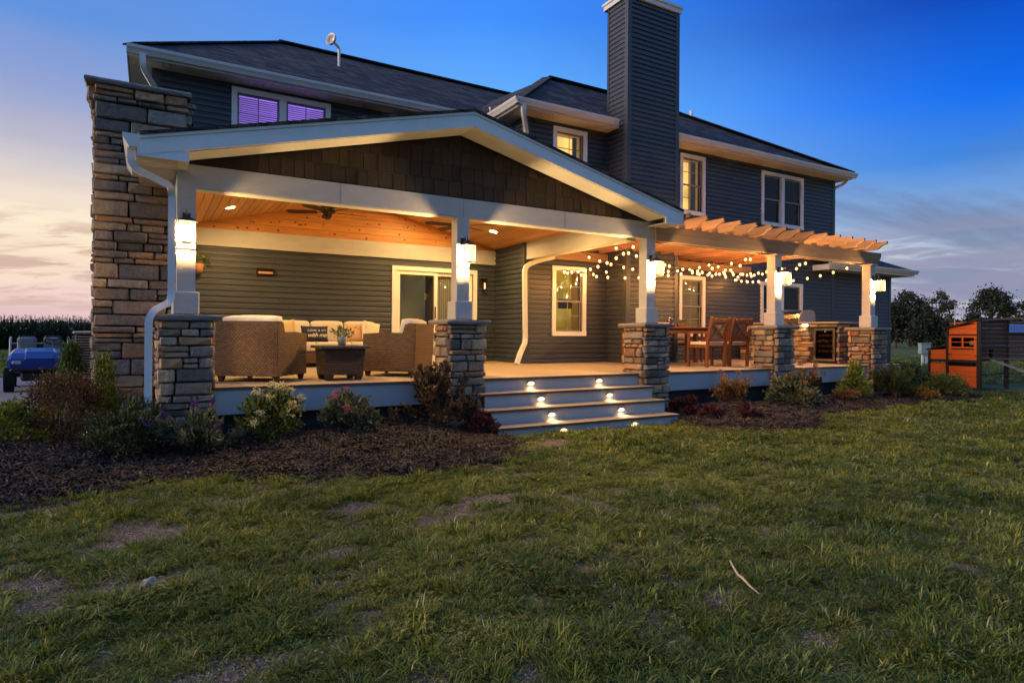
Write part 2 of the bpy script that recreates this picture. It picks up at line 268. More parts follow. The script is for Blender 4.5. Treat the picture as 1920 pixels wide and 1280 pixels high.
# ------------------------------------------------------------------ mesh helpers
ORIG = {}
class MB:
    def __init__(s): s.v = []; s.f = []
    def add(s, vs, fs):
        o = len(s.v); s.v += [tuple(p) for p in vs]; s.f += [tuple(i+o for i in q) for q in fs]; return s
    def box(s, x0, x1, y0, y1, z0, z1, M=None):
        vs = [Vector(p) for p in ((x0,y0,z0),(x1,y0,z0),(x1,y1,z0),(x0,y1,z0),(x0,y0,z1),(x1,y0,z1),(x1,y1,z1),(x0,y1,z1))]
        if M is not None: vs = [M @ p for p in vs]
        return s.add(vs, [(0,3,2,1),(4,5,6,7),(0,1,5,4),(1,2,6,5),(2,3,7,6),(3,0,4,7)])
    def bbox(s, x0, x1, y0, y1, z0, z1, b=.01, M=None):
        """box with bevelled edges (12 edge chamfers)"""
        vs = []; idx = {}
        xs, ys, zs = (x0, x1), (y0, y1), (z0, z1)
        for i in (0, 1):
            for j in (0, 1):
                for k in (0, 1):
                    dx, dy, dz = (b if i == 0 else -b), (b if j == 0 else -b), (b if k == 0 else -b)
                    for a, p in (('x', (xs[i], ys[j]+dy, zs[k]+dz)), ('y', (xs[i]+dx, ys[j], zs[k]+dz)), ('z', (xs[i]+dx, ys[j]+dy, zs[k]))):
                        idx[i, j, k, a] = len(vs); vs.append(Vector(p) if M is None else M @ Vector(p))
        F = []
        for i in (0, 1): F.append([idx[i, j, k, 'x'] for j, k in ((0,0),(1,0),(1,1),(0,1))][::(1 if i else -1)])
        for j in (0, 1): F.append([idx[i, j, k, 'y'] for i, k in ((0,0),(1,0),(1,1),(0,1))][::(-1 if j else 1)])
        for k in (0, 1): F.append([idx[i, j, k, 'z'] for i, j in ((0,0),(1,0),(1,1),(0,1))][::(1 if k else -1)])
        for j in (0, 1):
            for k in (0, 1): F.append([idx[0,j,k,'y'], idx[1,j,k,'y'], idx[1,j,k,'z'], idx[0,j,k,'z']])
        for i in (0, 1):
            for k in (0, 1): F.append([idx[i,0,k,'x'], idx[i,1,k,'x'], idx[i,1,k,'z'], idx[i,0,k,'z']])
        for i in (0, 1):
            for j in (0, 1): F.append([idx[i,j,0,'x'], idx[i,j,1,'x'], idx[i,j,1,'y'], idx[i,j,0,'y']])
        for i in (0, 1):
            for j in (0, 1):
                for k in (0, 1): F.append([idx[i,j,k,'x'], idx[i,j,k,'y'], idx[i,j,k,'z']])
        return s.add(vs, F)
    def tube(s, pts, r, n=8, caps=True):
        pts = [Vector(p) for p in pts]; rs = r if isinstance(r, (list, tuple)) else [r]*len(pts)
        o = len(s.v); up = None
        for i, p in enumerate(pts):
            d = (pts[min(i+1, len(pts)-1)]-pts[max(i-1, 0)]).normalized()
            a = d.orthogonal().normalized() if up is None else (up-d*up.dot(d)).normalized()
            up = a; b = d.cross(a)
            for k in range(n):
                t = 2*math.pi*k/n; s.v.append(tuple(p+(a*math.cos(t)+b*math.sin(t))*rs[i]))
        for i in range(len(pts)-1):
            for k in range(n):
                a, b = o+i*n+k, o+i*n+(k+1) % n; s.f.append((a, b, b+n, a+n))
        if caps:
            s.f.append(tuple(o+k for k in range(n))[::-1]); s.f.append(tuple(o+(len(pts)-1)*n+k for k in range(n)))
        return s
    def rtube(s, pts, w, h, upv=(0, 0, 1)):
        """rectangular section swept along points"""
        pts = [Vector(p) for p in pts]; o = len(s.v); upv = Vector(upv)
        for i, p in enumerate(pts):
            d = (pts[min(i+1, len(pts)-1)]-pts[max(i-1, 0)]).normalized()
            a = d.cross(upv)
            a = a.normalized() if a.length > 1e-4 else Vector((1, 0, 0))
            b = a.cross(d)
            for sx, sy in ((-1,-1),(1,-1),(1,1),(-1,1)): s.v.append(tuple(p+a*sx*w/2+b*sy*h/2))
        for i in range(len(pts)-1):
            for k in range(4):
                a, b = o+i*4+k, o+i*4+(k+1) % 4; s.f.append((a, b, b+4, a+4))
        s.f.append((o+3, o+2, o+1, o)); e = o+(len(pts)-1)*4; s.f.append((e, e+1, e+2, e+3)); return s
    def lathe(s, prof, c, n=16):
        o = len(s.v)
        for r, z in prof:
            for k in range(n):
                t = 2*math.pi*k/n; s.v.append((c[0]+r*math.cos(t), c[1]+r*math.sin(t), c[2]+z))
        for i in range(len(prof)-1):
            for k in range(n):
                a, b = o+i*n+k, o+i*n+(k+1) % n; s.f.append((a, b, b+n, a+n))
        s.f.append(tuple(o+k for k in range(n))[::-1]); s.f.append(tuple(o+(len(prof)-1)*n+k for k in range(n))); return s
    def prism(s, poly, axis, a0, a1):
        """poly: 2-D points in the two other axes in order; extruded along axis"""
        n = len(poly); f = {0: lambda p, a: (a, p[0], p[1]), 1: lambda p, a: (p[0], a, p[1]), 2: lambda p, a: (p[0], p[1], a)}[axis]
        vs = [f(p, a0) for p in poly]+[f(p, a1) for p in poly]
        return s.add(vs, [tuple(range(n))[::-1], tuple(range(n, 2*n))]+[(i, (i+1) % n, n+(i+1) % n, n+i) for i in range(n)])
    def slab(s, quad, t):
        """polygon thickened downwards by t"""
        n = len(quad); q = [tuple(p) for p in quad]; w = [(p[0], p[1], p[2]-t) for p in q]
        return s.add(q+w, [tuple(range(n)), tuple(range(n, 2*n))[::-1]]+[(i, n+i, n+(i+1) % n, (i+1) % n) for i in range(n)])
    def xf(s, M): s.v = [tuple(M @ Vector(p)) for p in s.v]; return s
    def build(s, name, m, parent=None, local=False, smooth=False, loc=None):
        o0 = ORIG.get(parent.name, (0, 0, 0)) if (parent and not local) else (0, 0, 0)
        me = bpy.data.meshes.new(name); vs = s.v
        if loc is not None: vs = [(p[0]-loc[0], p[1]-loc[1], p[2]-loc[2]) for p in vs]
        elif any(o0): vs = [(p[0]-o0[0], p[1]-o0[1], p[2]-o0[2]) for p in vs]
        me.from_pydata(vs, [], s.f)
        bm = bmesh.new(); bm.from_mesh(me); bmesh.ops.recalc_face_normals(bm, faces=bm.faces); bm.to_mesh(me); bm.free()
        if m: me.materials.append(m)
        if smooth: me.polygons.foreach_set('use_smooth', [True]*len(me.polygons))
        o = bpy.data.objects.new(name, me); C.objects.link(o)
        if loc is not None: o.location = (loc[0]-o0[0], loc[1]-o0[1], loc[2]-o0[2])
        if parent:
            o.parent = parent; ORIG[o.name] = ORIG.get(parent.name, (0, 0, 0)) if loc is None else loc
        elif loc is not None: ORIG[o.name] = loc
        return o
def tag(o, label, cat, group=None):
    o['label'] = label; o['category'] = cat
    if group: o['group'] = group
    return o
def thing(name, label, cat, loc=(0, 0, 0), rz=0, group=None):
    o = bpy.data.objects.new(name, None); C.objects.link(o); o.empty_display_size = .1
    o.location = loc; o.rotation_euler = (0, 0, rz); ORIG[o.name] = tuple(loc) if rz == 0 else (0, 0, 0)
    return tag(o, label, cat, group)
def struct(o, kind='structure'): o['kind'] = kind; return o
def copy_tree(o, parent=None, loc=None, rz=None):
    c = o.copy(); C.objects.link(c); c.parent = parent
    if loc is not None: c.location = loc
    if rz is not None: c.rotation_euler = (0, 0, rz)
    for ch in list(o.children): copy_tree(ch, c)
    return c

# ------------------------------------------------------------------ terrain
def sstep(a, b, x): t = np.clip((x-a)/(b-a), 0, 1); return t*t*(3-2*t)
def gz(x, y):
    x = np.asarray(x, float); y = np.asarray(y, float)
    near = .06*sstep(4.2, 6.4, y)*sstep(-3, 0, x)*(1-sstep(11, 15, x))
    lump = .018*np.sin(x*1.7+.6*y)*np.sin(y*2.1-.4*x)+.012*np.sin(x*4.1+1.3)*np.sin(y*3.7+x)
    return near+lump*np.exp(-((x-4)**2+(y-3)**2)/160)
BEDL = [(-4.2,5.7),(-2.2,5.75),(-.9,5.75),(-.2,5.95),(.35,6.0),(.8,5.75),(1.3,5.5),(2.0,5.35),(2.7,5.35),(3.2,5.55),(3.5,5.95),(3.7,6.45),(3.75,7.9),(.5,7.9),(-.1,8.3),(-.3,10.4),(-2.6,10.4),(-3.6,8.4)]
BEDR = [(6.5,6.5),(6.55,6.1),(6.7,5.75),(7.1,5.45),(7.7,5.35),(8.2,5.45),(8.8,5.85),(9.6,6.1),(10.6,6.15),(12.0,6.3),(13.4,6.35),(14.6,6.3),(15.6,6.6),(16.4,7.3),(16.6,8.2),(15.6,9.2),(14.0,8.4),(13.4,7.9),(6.6,7.9)]
def smoothpoly(P, n=6):
    P = np.array(P); out = []
    N = len(P)
    for i in range(N):
        p0, p1, p2, p3 = P[i-1], P[i], P[(i+1) % N], P[(i+2) % N]
        for k in range(n):
            t = k/n; out.append(.5*((2*p1)+(-p0+p2)*t+(2*p0-5*p1+4*p2-p3)*t*t+(-p0+3*p1-3*p2+p3)*t**3))
    return np.array(out)
BL, BR = smoothpoly(BEDL), smoothpoly(BEDR)
def sdist(P, x, y):
    """signed distance, positive inside"""
    x = np.asarray(x, float).ravel(); y = np.asarray(y, float).ravel()
    d = np.full(x.shape, 1e9); ins = np.zeros(x.shape, bool); N = len(P)
    for i in range(N):
        ax, ay = P[i]; bx, by = P[(i+1) % N]; ex, ey = bx-ax, by-ay
        t = np.clip(((x-ax)*ex+(y-ay)*ey)/(ex*ex+ey*ey+1e-12), 0, 1)
        d = np.minimum(d, np.hypot(x-ax-t*ex, y-ay-t*ey))
        c = ((ay > y) != (by > y)) & (x < (bx-ax)*(y-ay)/((by-ay) if by != ay else 1e-9)+ax); ins ^= c
    return np.where(ins, d, -d)
def bedz(P, x, y, top):
    s = sdist(P, x, y); w = .05*np.sin(np.asarray(x)*5.1).ravel()*np.sin(np.asarray(y)*4.3).ravel()
    return gz(x, y).ravel()+np.where(s > 0, .035*np.clip(s*6, 0, 1)+top*sstep(0, 1.7, s+w), s*.25)
def vnoise(x, y, f, seed):
    rs = np.random.RandomState(seed); T = rs.rand(64, 64); x = np.asarray(x)*f; y = np.asarray(y)*f
    xi = np.floor(x).astype(int); yi = np.floor(y).astype(int); fx = x-xi; fy = y-yi; fx = fx*fx*(3-2*fx); fy = fy*fy*(3-2*fy)
    g = lambda a, b: T[a % 64, b % 64]
    return (g(xi, yi)*(1-fx)+g(xi+1, yi)*fx)*(1-fy)+(g(xi, yi+1)*(1-fx)+g(xi+1, yi+1)*fx)*fy
PATCH = [(1.75,4.12,.30,.15),(2.2,4.32,.46,.16),(.28,2.66,.24,.12),(-.12,3.72,.24,.10),(-.25,4.55,.2,.09),(-.5,4.0,.22,.09),(-.75,5.6,.6,.12),(3.95,5.95,.35,.14),(4.6,6.05,.3,.1),(.55,5.15,.3,.06),(1.15,4.95,.3,.05),(3.6,5.3,.25,.1),(2.9,4.9,.2,.07),(1.0,3.8,.18,.06),(2.1,3.4,.16,.05),(.9,3.3,.16,.05),(2.5,2.2,.2,.05),(3.9,2.6,.22,.04),(5.0,3.9,.3,.05),(-1.4,4.6,.3,.1)]
def bare(x, y):
    b = np.zeros(np.shape(x))
    for px, py, rx, ry in PATCH:
        b = np.maximum(b, 1.25-np.sqrt(((x-px)/rx)**2+((y-py)/ry)**2)*.9)
    n = vnoise(x, y, 7, 3)*.6+vnoise(x, y, 17, 4)*.4
    b = b+(n-.5)*1.1
    left = 1-sstep(1.5, 5, x)
    b = np.maximum(b, (vnoise(x, y, 2.4, 9)*.6+vnoise(x, y, 6.2, 12)*.4-.74+.09*left)*5)
    return np.clip(b, 0, 1)
def gridmesh(name, xs, ys, zf, m):
    X, Y = np.meshgrid(xs, ys); Z = zf(X.ravel(), Y.ravel()); nx, ny = len(xs), len(ys)
    v = np.stack([X.ravel(), Y.ravel(), Z], 1)
    i = np.arange(nx*ny).reshape(ny, nx); q = np.stack([i[:-1,:-1], i[:-1,1:], i[1:,1:], i[1:,:-1]], -1).reshape(-1, 4)
    me = bpy.data.meshes.new(name); me.from_pydata(v.tolist(), [], q.tolist()); me.materials.append(m); me.polygons.foreach_set('use_smooth', [True]*len(q))
    o = bpy.data.objects.new(name, me); C.objects.link(o); return o, v
def lawnmat():
    m = mat('lawn_ground', (.04, .045, .015), .95); t = m.node_tree; n = t.nodes; b = n['Principled BSDF']
    at = n.new('ShaderNodeAttribute'); at.attribute_name = 'bare'
    tcn = n.new('ShaderNodeTexCoord'); nz = n.new('ShaderNodeTexNoise'); nz.inputs['Scale'].default_value = .9; nz.inputs['Detail'].default_value = 9; t.links.new(tcn.outputs['Object'], nz.inputs['Vector'])
    cr = n.new('ShaderNodeValToRGB'); e = cr.color_ramp.elements; e[0].position = .32; e[1].position = .68; e[0].color = (.050, .066, .012, 1); e[1].color = (.105, .125, .024, 1); t.links.new(nz.outputs[0], cr.inputs[0])
    nz2 = n.new('ShaderNodeTexNoise'); nz2.inputs['Scale'].default_value = 30; nz2.inputs['Detail'].default_value = 8; t.links.new(tcn.outputs['Object'], nz2.inputs['Vector'])
    cr2 = n.new('ShaderNodeValToRGB'); e = cr2.color_ramp.elements; e[0].position = .3; e[1].position = .75; e[0].color = (.16, .108, .07, 1); e[1].color = (.40, .29, .20, 1); t.links.new(nz2.outputs[0], cr2.inputs[0])
    mx = n.new('ShaderNodeMix'); mx.data_type = 'RGBA'; t.links.new(at.outputs['Fac'], mx.inputs[0]); t.links.new(cr.outputs[0], mx.inputs[6]); t.links.new(cr2.outputs[0], mx.inputs[7]); t.links.new(mx.outputs[2], b.inputs['Base Color'])
    bp = n.new('ShaderNodeBump'); bp.inputs['Strength'].default_value = 1; bp.inputs['Distance'].default_value = .03; t.links.new(nz2.outputs[0], bp.inputs['Height']); t.links.new(bp.outputs[0], b.inputs['Normal'])
    return m
xs = np.unique(np.concatenate([[-900,-300,-120,-60,-30,-15,-8,-5], np.arange(-3.5, 10, .08), np.arange(10, 22, .4), [25,30,40,60,120,300,900]]))
ys = np.unique(np.concatenate([[-300,-60,-20,-8,-3,-1], np.arange(-.5, 7.6, .08), np.arange(7.6, 14, .5), [16,20,30,45,60,120,300,900]]))
lawn, lv = gridmesh('lawn', xs, ys, lambda x, y: gz(x, y)-.0, lawnmat()); struct(lawn)
a = lawn.data.attributes.new('bare', 'FLOAT', 'POINT')
soil = np.maximum(bare(lv[:,0], lv[:,1])*((lv[:,1] < 7.3) & (lv[:,0] > -3.4) & (lv[:,0] < 9)), 0)
a.data.foreach_set('value', soil)
M_MULCH = mat('bark_mulch', (.020, .014, .010), .95, .5, 25, 1, 60, detail=9)
def bed(name, P, top):
    lo, hi = P.min(0)-.25, P.max(0)+.25
    o, v = gridmesh(name, np.arange(lo[0], hi[0], .07), np.arange(lo[1], hi[1], .07), lambda x, y: bedz(P, x, y, top)+.012*(vnoise(x, y, 9, 5)-.5)+.02*(vnoise(x, y, 3, 6)-.5), M_MULCH)
    return struct(o)
bed('mulch_bed', BL, .19); bed('mulch_bed', BR, .15)
M_GRAVEL = mat('gravel', (.20, .195, .19), .9, .35, 30, 1, 60, detail=9)
g, _ = gridmesh('gravel_drive', np.linspace(-14, -.9, 40), np.linspace(12.5, 21.5, 30), lambda x, y: gz(x, y)+.012+.015*vnoise(x, y, 2, 8)-.0, M_GRAVEL); struct(g)
pth, _ = gridmesh('farm_path', np.linspace(-60, 2, 30), np.linspace(46.5, 48.5, 4), lambda x, y: gz(x, y)+.012, mat('pale_track', (.16, .16, .14), .95, .3, 3)); struct(pth)

# ------------------------------------------------------------------ the house
house = thing('house', 'two-storey slate grey sided house with white trim and tall sided chimney chase', 'house', (6.5, 11.98, 0))
YA, YB, XW, XE = 11.98, 10.716, 6.50, 16.69          # left rear wall, right wall, return wall, right end
CX0, CX1, CYF = 8.593, 10.002, 10.074               # chimney chase
ZE = 5.72                                            # top of siding under soffit
LAP = .102
boards = []                                          # (size, builder)
def lapboard(face, fix, a0, a1, z):
    m = MB(); h = LAP*1.02
    pr = [(-.025, z), (-.0, z), (.0, z+h), (-.004, z+h), (-.008, z+h*.72), (-.021, z+h*.55)]
    if face == 'Y': m.prism([(fix+p[0], p[1]) for p in pr], 0, a0, a1)
    else: m.prism([(fix+p[0], p[1]) for p in pr], 1, a0, a1)
    return m
def courses(face, fix, a0, a1, z0, z1, holes, owner, weight=1.):
    z = z0
    while z < z1-.01:
        segs = [(a0, a1)]
        for (h0, h1, k0, k1) in holes:
            if k0 < z+LAP-.03 and k1 > z+.03:
                ns = []
                for s0, s1 in segs:
                    if h0 > s0: ns.append((s0, min(s1, h0)))
                    if h1 < s1: ns.append((max(s0, h1), s1))
                segs = [q for q in ns if q[1]-q[0] > .02]
        cut = []
        for s0, s1 in segs:
            if s1-s0 > 2.2: j = s0+(s1-s0)*(.3+.4*((len(boards)*.618) % 1)); cut += [(s0, j-.0015), (j+.0015, s1)]
            else: cut.append((s0, s1))
        for s0, s1 in cut: boards.append(((s1-s0)*weight, lapboard(face, fix, s0, s1, z), owner))
        z += LAP
def core(name, face, fix, a0, a1, z0, z1, holes, th=.12):
    """structural wall behind the siding with real openings"""
    As = sorted({a0, a1, *[h for q in holes for h in q[:2]]}); Zs = sorted({z0, z1, *[h for q in holes for h in q[2:]]}); m = MB()
    for i in range(len(As)-1):
        for j in range(len(Zs)-1):
            ca, cz = (As[i]+As[i+1])/2, (Zs[j]+Zs[j+1])/2
            if any(h[0] < ca < h[1] and h[2] < cz < h[3] for h in holes): continue
            if face == 'Y': m.box(As[i], As[i+1], fix, fix+th, Zs[j], Zs[j+1])
            else: m.box(fix, fix+th, As[i], As[i+1], Zs[j], Zs[j+1])
    return m.build(name, M_SKIRT, house)
# openings (x0,x1,z0,z1) without trim
T = .085
W1, W2 = (7.147+T, 8.0-T, 1.285+T, 2.72-T), (7.147+T, 8.0-T, 4.17+T, 5.595-T)
W3, W4 = (10.715+T, 11.56-T, 1.285+T, 2.71-T), (10.715+T, 11.54-T, 4.17+T, 5.58-T)
W5, W6 = (13.594+T, 15.285-T, 1.285+T, 2.705-T), (13.594+T, 15.285-T, 4.17+T, 5.56-T)
W7 = (1.217+T, 2.923-T, 4.15+T, 5.62-T)
DR = (4.16+T, 6.05-T, .74, 2.66-T)
core('wall', 'Y', YA+.001, .03, XW+.1, 0, ZE, [W7, DR]); core('wall', 'Y', YB+.001, XW+.02, XE, 0, ZE, [W1, W2, W3, W4, W5, W6])
core('wall', 'X', XW+.001, YB+.13, YA, 0, ZE, [])
m = MB(); m.box(.03, .15, YA+.13, 17, 0, ZE); m.box(XE-.12, XE, YB+.13, 17, 0, ZE); m.box(.03, XE, 17, 17.12, 0, ZE); m.build('wall', M_SIDING, house)
m = MB(); m.box(XE+.002, 19.53, YB, YB+.12, 0, 3.2); m.box(19.42, 19.54, YB+.12, 16, 0, 3.2); m.box(XE, 19.54, 16, 16.1, 0, 3.2); m.build('wall', M_SKIRT, house)
# opaque floors so that storeys do not see each other
m = MB(); m.box(.2, XE-.15, YA+.3, 16.9, 3.0, 3.1); m.box(XW+.2, XE-.15, YB+.75, 16.9, 3.12, 3.2); m.build('floor', M_DARKIN, house)
ext = lambda q: (q[0]-.02, q[1]+.02, q[2]-.02, q[3]+.02)
courses('Y', YA, .12, XW, .72, 2.80, [ext(DR)], house, 1.2); courses('Y', YA, .12, XW, 3.78, ZE, [ext(W7)], house, 1.)
courses('X', XW, YB+.07, YA-.02, .72, ZE, [], house, 1.)
courses('Y', YB, XW+.09, CX0, .72, ZE, [ext(W1), ext(W2)], house, 1.1); courses('Y', YB, CX1, XE-.09, .72, ZE, [ext(W3), ext(W4), ext(W5), ext(W6)], house, .8)
courses('Y', YB-.003, XE+.0, 19.45, .1, 3.2, [], house, .4)
chase = MB().box(CX0+.002, CX1-.002, CYF+.002, YB+.05, .72, 8.36).build('chimney_chase', M_SKIRT, house)
courses('Y', CYF, CX0+.075, CX1-.075, .72, 8.34, [], chase, 1.2); courses('X', CX0, CYF+.075, YB-.02, .72, 8.34, [], chase, 1.)
boards.sort(key=lambda q: -q[0])
for w, b, ow in boards[:298]: b.build('siding_board', M_SIDING, ow)
for ow, nm in ((house, 'siding'), (chase, 'siding')):
    rest = MB()
    for w, b, o2 in boards[298:]:
        if o2 is ow: rest.add(b.v, b.f)
    if rest.v: struct(rest.build(nm, M_SIDING, ow), 'stuff')
# corner boards
m = MB()
for x0, x1, y0, y1, z0, z1 in ((.0, .12, YA-.03, YA+.02, 3.7, ZE), (XW-.03, XW+.09, YB-.03, YB+.07, .72, ZE), (XE-.09, XE+.03, YB-.03, YB+.07, .72, ZE), (19.45, 19.57, YB-.03, YB+.07, .1, 3.2), (XW-.03, XW-.002, YA-.05, YA-.001, .72, 2.8)):
    MB().box(x0, x1, y0, y1, z0, z1).build('corner_board', M_SIDING, house)
for x0, x1, y0, y1 in ((CX0-.03, CX0+.075, CYF-.03, CYF+.075), (CX1-.075, CX1+.03, CYF-.03, CYF+.075), (CX0-.03, CX0-.001, YB-.05, YB-.022)):
    MB().box(x0, x1, y0, y1, .721, 8.35).build('corner_board', M_SIDING, chase)
m = MB(); m.box(CX0-.06, CX1+.06, CYF-.06, YB+.11, 8.36, 8.46); m.box(CX0-.085, CX1+.085, CYF-.085, YB+.135, 8.46, 8.51); m.build('chimney_cap', M_GUTTER, chase)

# windows ---------------------------------------------------------------
M_SASH = mat('white_sash', (.62, .60, .56), .45, .04, 5)
M_SASHD = mat('grey_sash', (.22, .22, .21), .45, .04, 5)
M_GLASS = glass('window_glass', (.86, .88, .88))
M_GLASSD = glass('screen_glass', (.30, .31, .31))
M_ROOMW = emis('lit_room_yellow', (1.0, .56, .13), 1.0, 1.6)
M_ROOMD = emis('lit_room_dim', (.78, .46, .05), .42, 1.7)
M_ROOMB = emis('lit_room_blinds', (.70, .40, .05), .22, 2)
M_ROOMP = emis('lit_room_purple', (.40, .17, 1.0), 1.0, 1.2)
M_BLINDP = mat('white_blind_slat', (.7, .68, .72), .6)
M_BLINDW = mat('beige_blind_slat', (.5, .43, .3), .6)
M_ROOMK = mat('dark_room', (.05, .052, .05), .9)
M_CURT = mat('curtain_cloth', (.40, .36, .22), .9, .15, 3, .3, 20, stretch=(14, 14, .4))
def window(q, Y, room, blinds=None, double=False, rows=2, cols=2, screen=False, trim=M_WHITE, name='window', bottom=True):
    x0, x1, z0, z1 = q
    wd = MB(); t = T+.005
    wd.box(x0-t, x1+t, Y-.045, Y-.001, z1, z1+t); wd.box(x0-t, x1+t, Y-.055, Y-.001, z0-t, z0); wd.box(x0-t, x0, Y-.045, Y-.001, z0, z1); wd.box(x1, x1+t, Y-.045, Y-.001, z0, z1)
    w = wd.build(name, trim, house)
    units = [(x0, x1)] if not double else [(x0, (x0+x1)/2-.06), ((x0+x1)/2+.06, x1)]
    if double: MB().box((x0+x1)/2-.058, (x0+x1)/2+.058, Y-.04, Y+.06, z0, z1).build('mullion', trim, w)
    for a0, a1 in units:
        zm = (z0+z1)/2
        fr = MB(); s = .035
        for (k0, k1, yy) in ((zm-.02, z1, Y+.012), (z0, zm+.02, Y+.034)):
            fr.box(a0, a1, yy, yy+.02, k0, k0+s); fr.box(a0, a1, yy, yy+.02, k1-s, k1); fr.box(a0, a0+s, yy, yy+.02, k0+s, k1-s); fr.box(a1-s, a1, yy, yy+.02, k0+s, k1-s)
        fr.build('sash', M_SASHD, w)
        for (k0, k1, yy) in ((zm+.015, z1-s, Y+.019), (z0+s, zm-.015, Y+.041)):
            MB().box(a0+s, a1-s, yy, yy+.005, k0, k1).build('pane', M_GLASSD if screen else M_GLASS, w)
            if not screen:
                mt = MB(); xm = (a0+a1)/2
                mt.box(xm-.008, xm+.008, yy-.004, yy-.0005, k0, k1)
                for r in range(1, rows): zz = k0+(k1-k0)*r/rows; mt.box(a0+s, a1-s, yy-.0045, yy-.001, zz-.008, zz+.008)
                mt.build('muntin', M_SASHD, w)
        if blinds:
            bl = MB(); z = z0+.03
            while z < z1-.03:
                bl.box(a0+.02, a1-.02, Y+.075, Y+.10, z, z+.006, Matrix.Translation((0, Y+.0875, z)) @ Matrix.Rotation(R(-42), 4, 'X') @ Matrix.Translation((0, -Y-.0875, -z))); z += .038
            struct(bl.build('blind', blinds, w), 'stuff')
    rm = MB(); D = .55 if not blinds else .2
    X0, X1, Z0, Z1 = x0-.12, x1+.12, z0-.1, z1+.1
    rm.add([(X0,Y+D,Z0),(X1,Y+D,Z0),(X1,Y+D,Z1),(X0,Y+D,Z1)], [(0,1,2,3)])
    rm.build('room_backing', room, w)
    sd = MB(); y0 = Y+.122
    sd.add([(X0,y0,Z0),(X1,y0,Z0),(X1,y0,Z1),(X0,y0,Z1),(X0,Y+D-.002,Z0),(X1,Y+D-.002,Z0),(X1,Y+D-.002,Z1),(X0,Y+D-.002,Z1)], [(0,1,5,4),(1,2,6,5),(2,3,7,6),(3,0,4,7)])
    sd.build('room_reveal', M_BLINDW if room is not M_ROOMK else M_ROOMK, w)
    return w
wn1 = window(W1, YB, M_ROOMD); wn2 = window(W2, YB, M_ROOMW); window(W3, YB, M_ROOMB, M_BLINDW); wn4 = window(W4, YB, M_ROOMW)
window(W5, YB, M_ROOMK, double=True, screen=True); window(W6, YB, M_ROOMK, double=True, screen=True); window(W7, YA, M_ROOMP, M_BLINDP, double=True)
# things seen inside the lit rooms
MB().box(7.50, 7.84, YB+.25, YB+.28, 1.86, 2.06).build('picture', M_DARKIN, wn1)
cur = MB()
for k in range(9): cur.box(11.30+k*.018, 11.313+k*.018, YB+.2+.01*(k % 2), YB+.23+.01*(k % 2), 4.25, 5.5)
cur.build('curtain', M_CURT, wn4)
cur = MB()
for k in range(6): cur.box(7.80+k*.018, 7.813+k*.018, YB+.2+.01*(k % 2), YB+.23+.01*(k % 2), 4.25, 5.52)
cur.build('curtain', M_CURT, wn2)
# sliding door
x0, x1, z0, z1 = DR
sd = MB(); sd.box(x0-T, x0, YA-.045, YA+.06, .722, z1); sd.box(x1, x1+T, YA-.045, YA+.06, .722, z1); sd.box(x0-T, x1+T, YA-.046, YA+.06, z1, z1+T); sd.box(x0, x1, YA-.03, YA+.06, .722, .75)
door = sd.build('sliding_door', M_WHITE, house)
xm = x0+.88
for a0, a1, yy in ((x0+.01, xm+.02, YA-.018), (xm-.05, x1-.01, YA+.012)):
    p = MB(); s = .075
    p.box(a0, a1, yy, yy+.026, z1-s, z1-.005); p.box(a0, a1, yy, yy+.026, .752, .752+s+.04); p.box(a0, a0+s, yy, yy+.026, .752+s+.04, z1-s); p.box(a1-s, a1, yy, yy+.026, .752+s+.04, z1-s)
    pn = p.build('door_panel', M_WHITE, door)
    MB().box(a0+s, a1-s, yy+.01, yy+.016, .752+s+.04, z1-s).build('pane', M_GLASS, pn)
MB().bbox(xm-.045, xm-.02, YA-.04, YA-.0185, 1.62, 1.86, .004).build('handle', M_BLACK, door)
m = MB(); m.add([(x0,YA+.6,.72),(xm,YA+.6,.72),(xm,YA+.6,z1),(x0,YA+.6,z1)], [(0,1,2,3)]); m.build('room_backing', emis('lit_room_olive', (.55, .36, .06), .16, 1.2), door)
m = MB()
for k in range(40):
    a = xm+.02+k*.023; m.box(a, a+.018, YA+.07+.02*(k % 2), YA+.1+.02*(k % 2), .76, z1)
m.build('curtain', M_CURT, door)
MB().box(xm, x1, YA+.16, YA+.165, .76, z1).build('curtain_lining', emis('lit_curtain', (.62, .45, .12), .16, 2.5), door)

# roofs ------------------------------------------------------------------
ZG = 5.85                                            # gutter top
def gutter(p0, p1, out, parent, size=.12):
    """K-style gutter from p0 to p1 (same z); out = outward unit vector"""
    p0, p1 = Vector(p0), Vector(p1); o = Vector(out); d = (p1-p0); m = MB(); s = size
    pr = [(0, 0), (0, -s), (.55*s, -s), (.75*s, -.62*s), (.95*s, -.35*s), (1.0*s, -.05*s), (1.0*s, 0), (.93*s, 0), (.9*s, -.1*s), (.6*s, -.85*s), (.08*s, -.85*s), (.06*s, 0)]
    vs = [p0+o*a+Vector((0, 0, b)) for a, b in pr]+[p1+o*a+Vector((0, 0, b)) for a, b in pr]; n = len(pr)
    m.add(vs, [tuple(range(n))[::-1], tuple(range(n, 2*n))]+[(i, (i+1) % n, n+(i+1) % n, n+i) for i in range(n)])
    return m.build('gutter', M_GUTTER, parent)
EL, ER = -.33, 16.93
AP1, AP2 = (2.364, 14.266, 7.59), (8.3, 14.266, 7.59)
yl, yr_ = 11.60, 10.33
rf = MB()
rf.slab([(EL,yl,ZG),(XW+2.5,yl,ZG),(XW+2.5,14.266,7.59),AP1], .05); rf.slab([(EL,yl,ZG),AP1,(EL,16.95,ZG)], .05); rf.slab([AP1,(XW+2.5,14.266,7.59),(XW+2.5,16.95,ZG),(EL,16.95,ZG)], .05)
roof = rf.build('roof', M_SHING, house)
BX0 = 6.10; B1 = (7.98, 12.216, 7.285); B2 = (10.9, 12.216, 7.285)
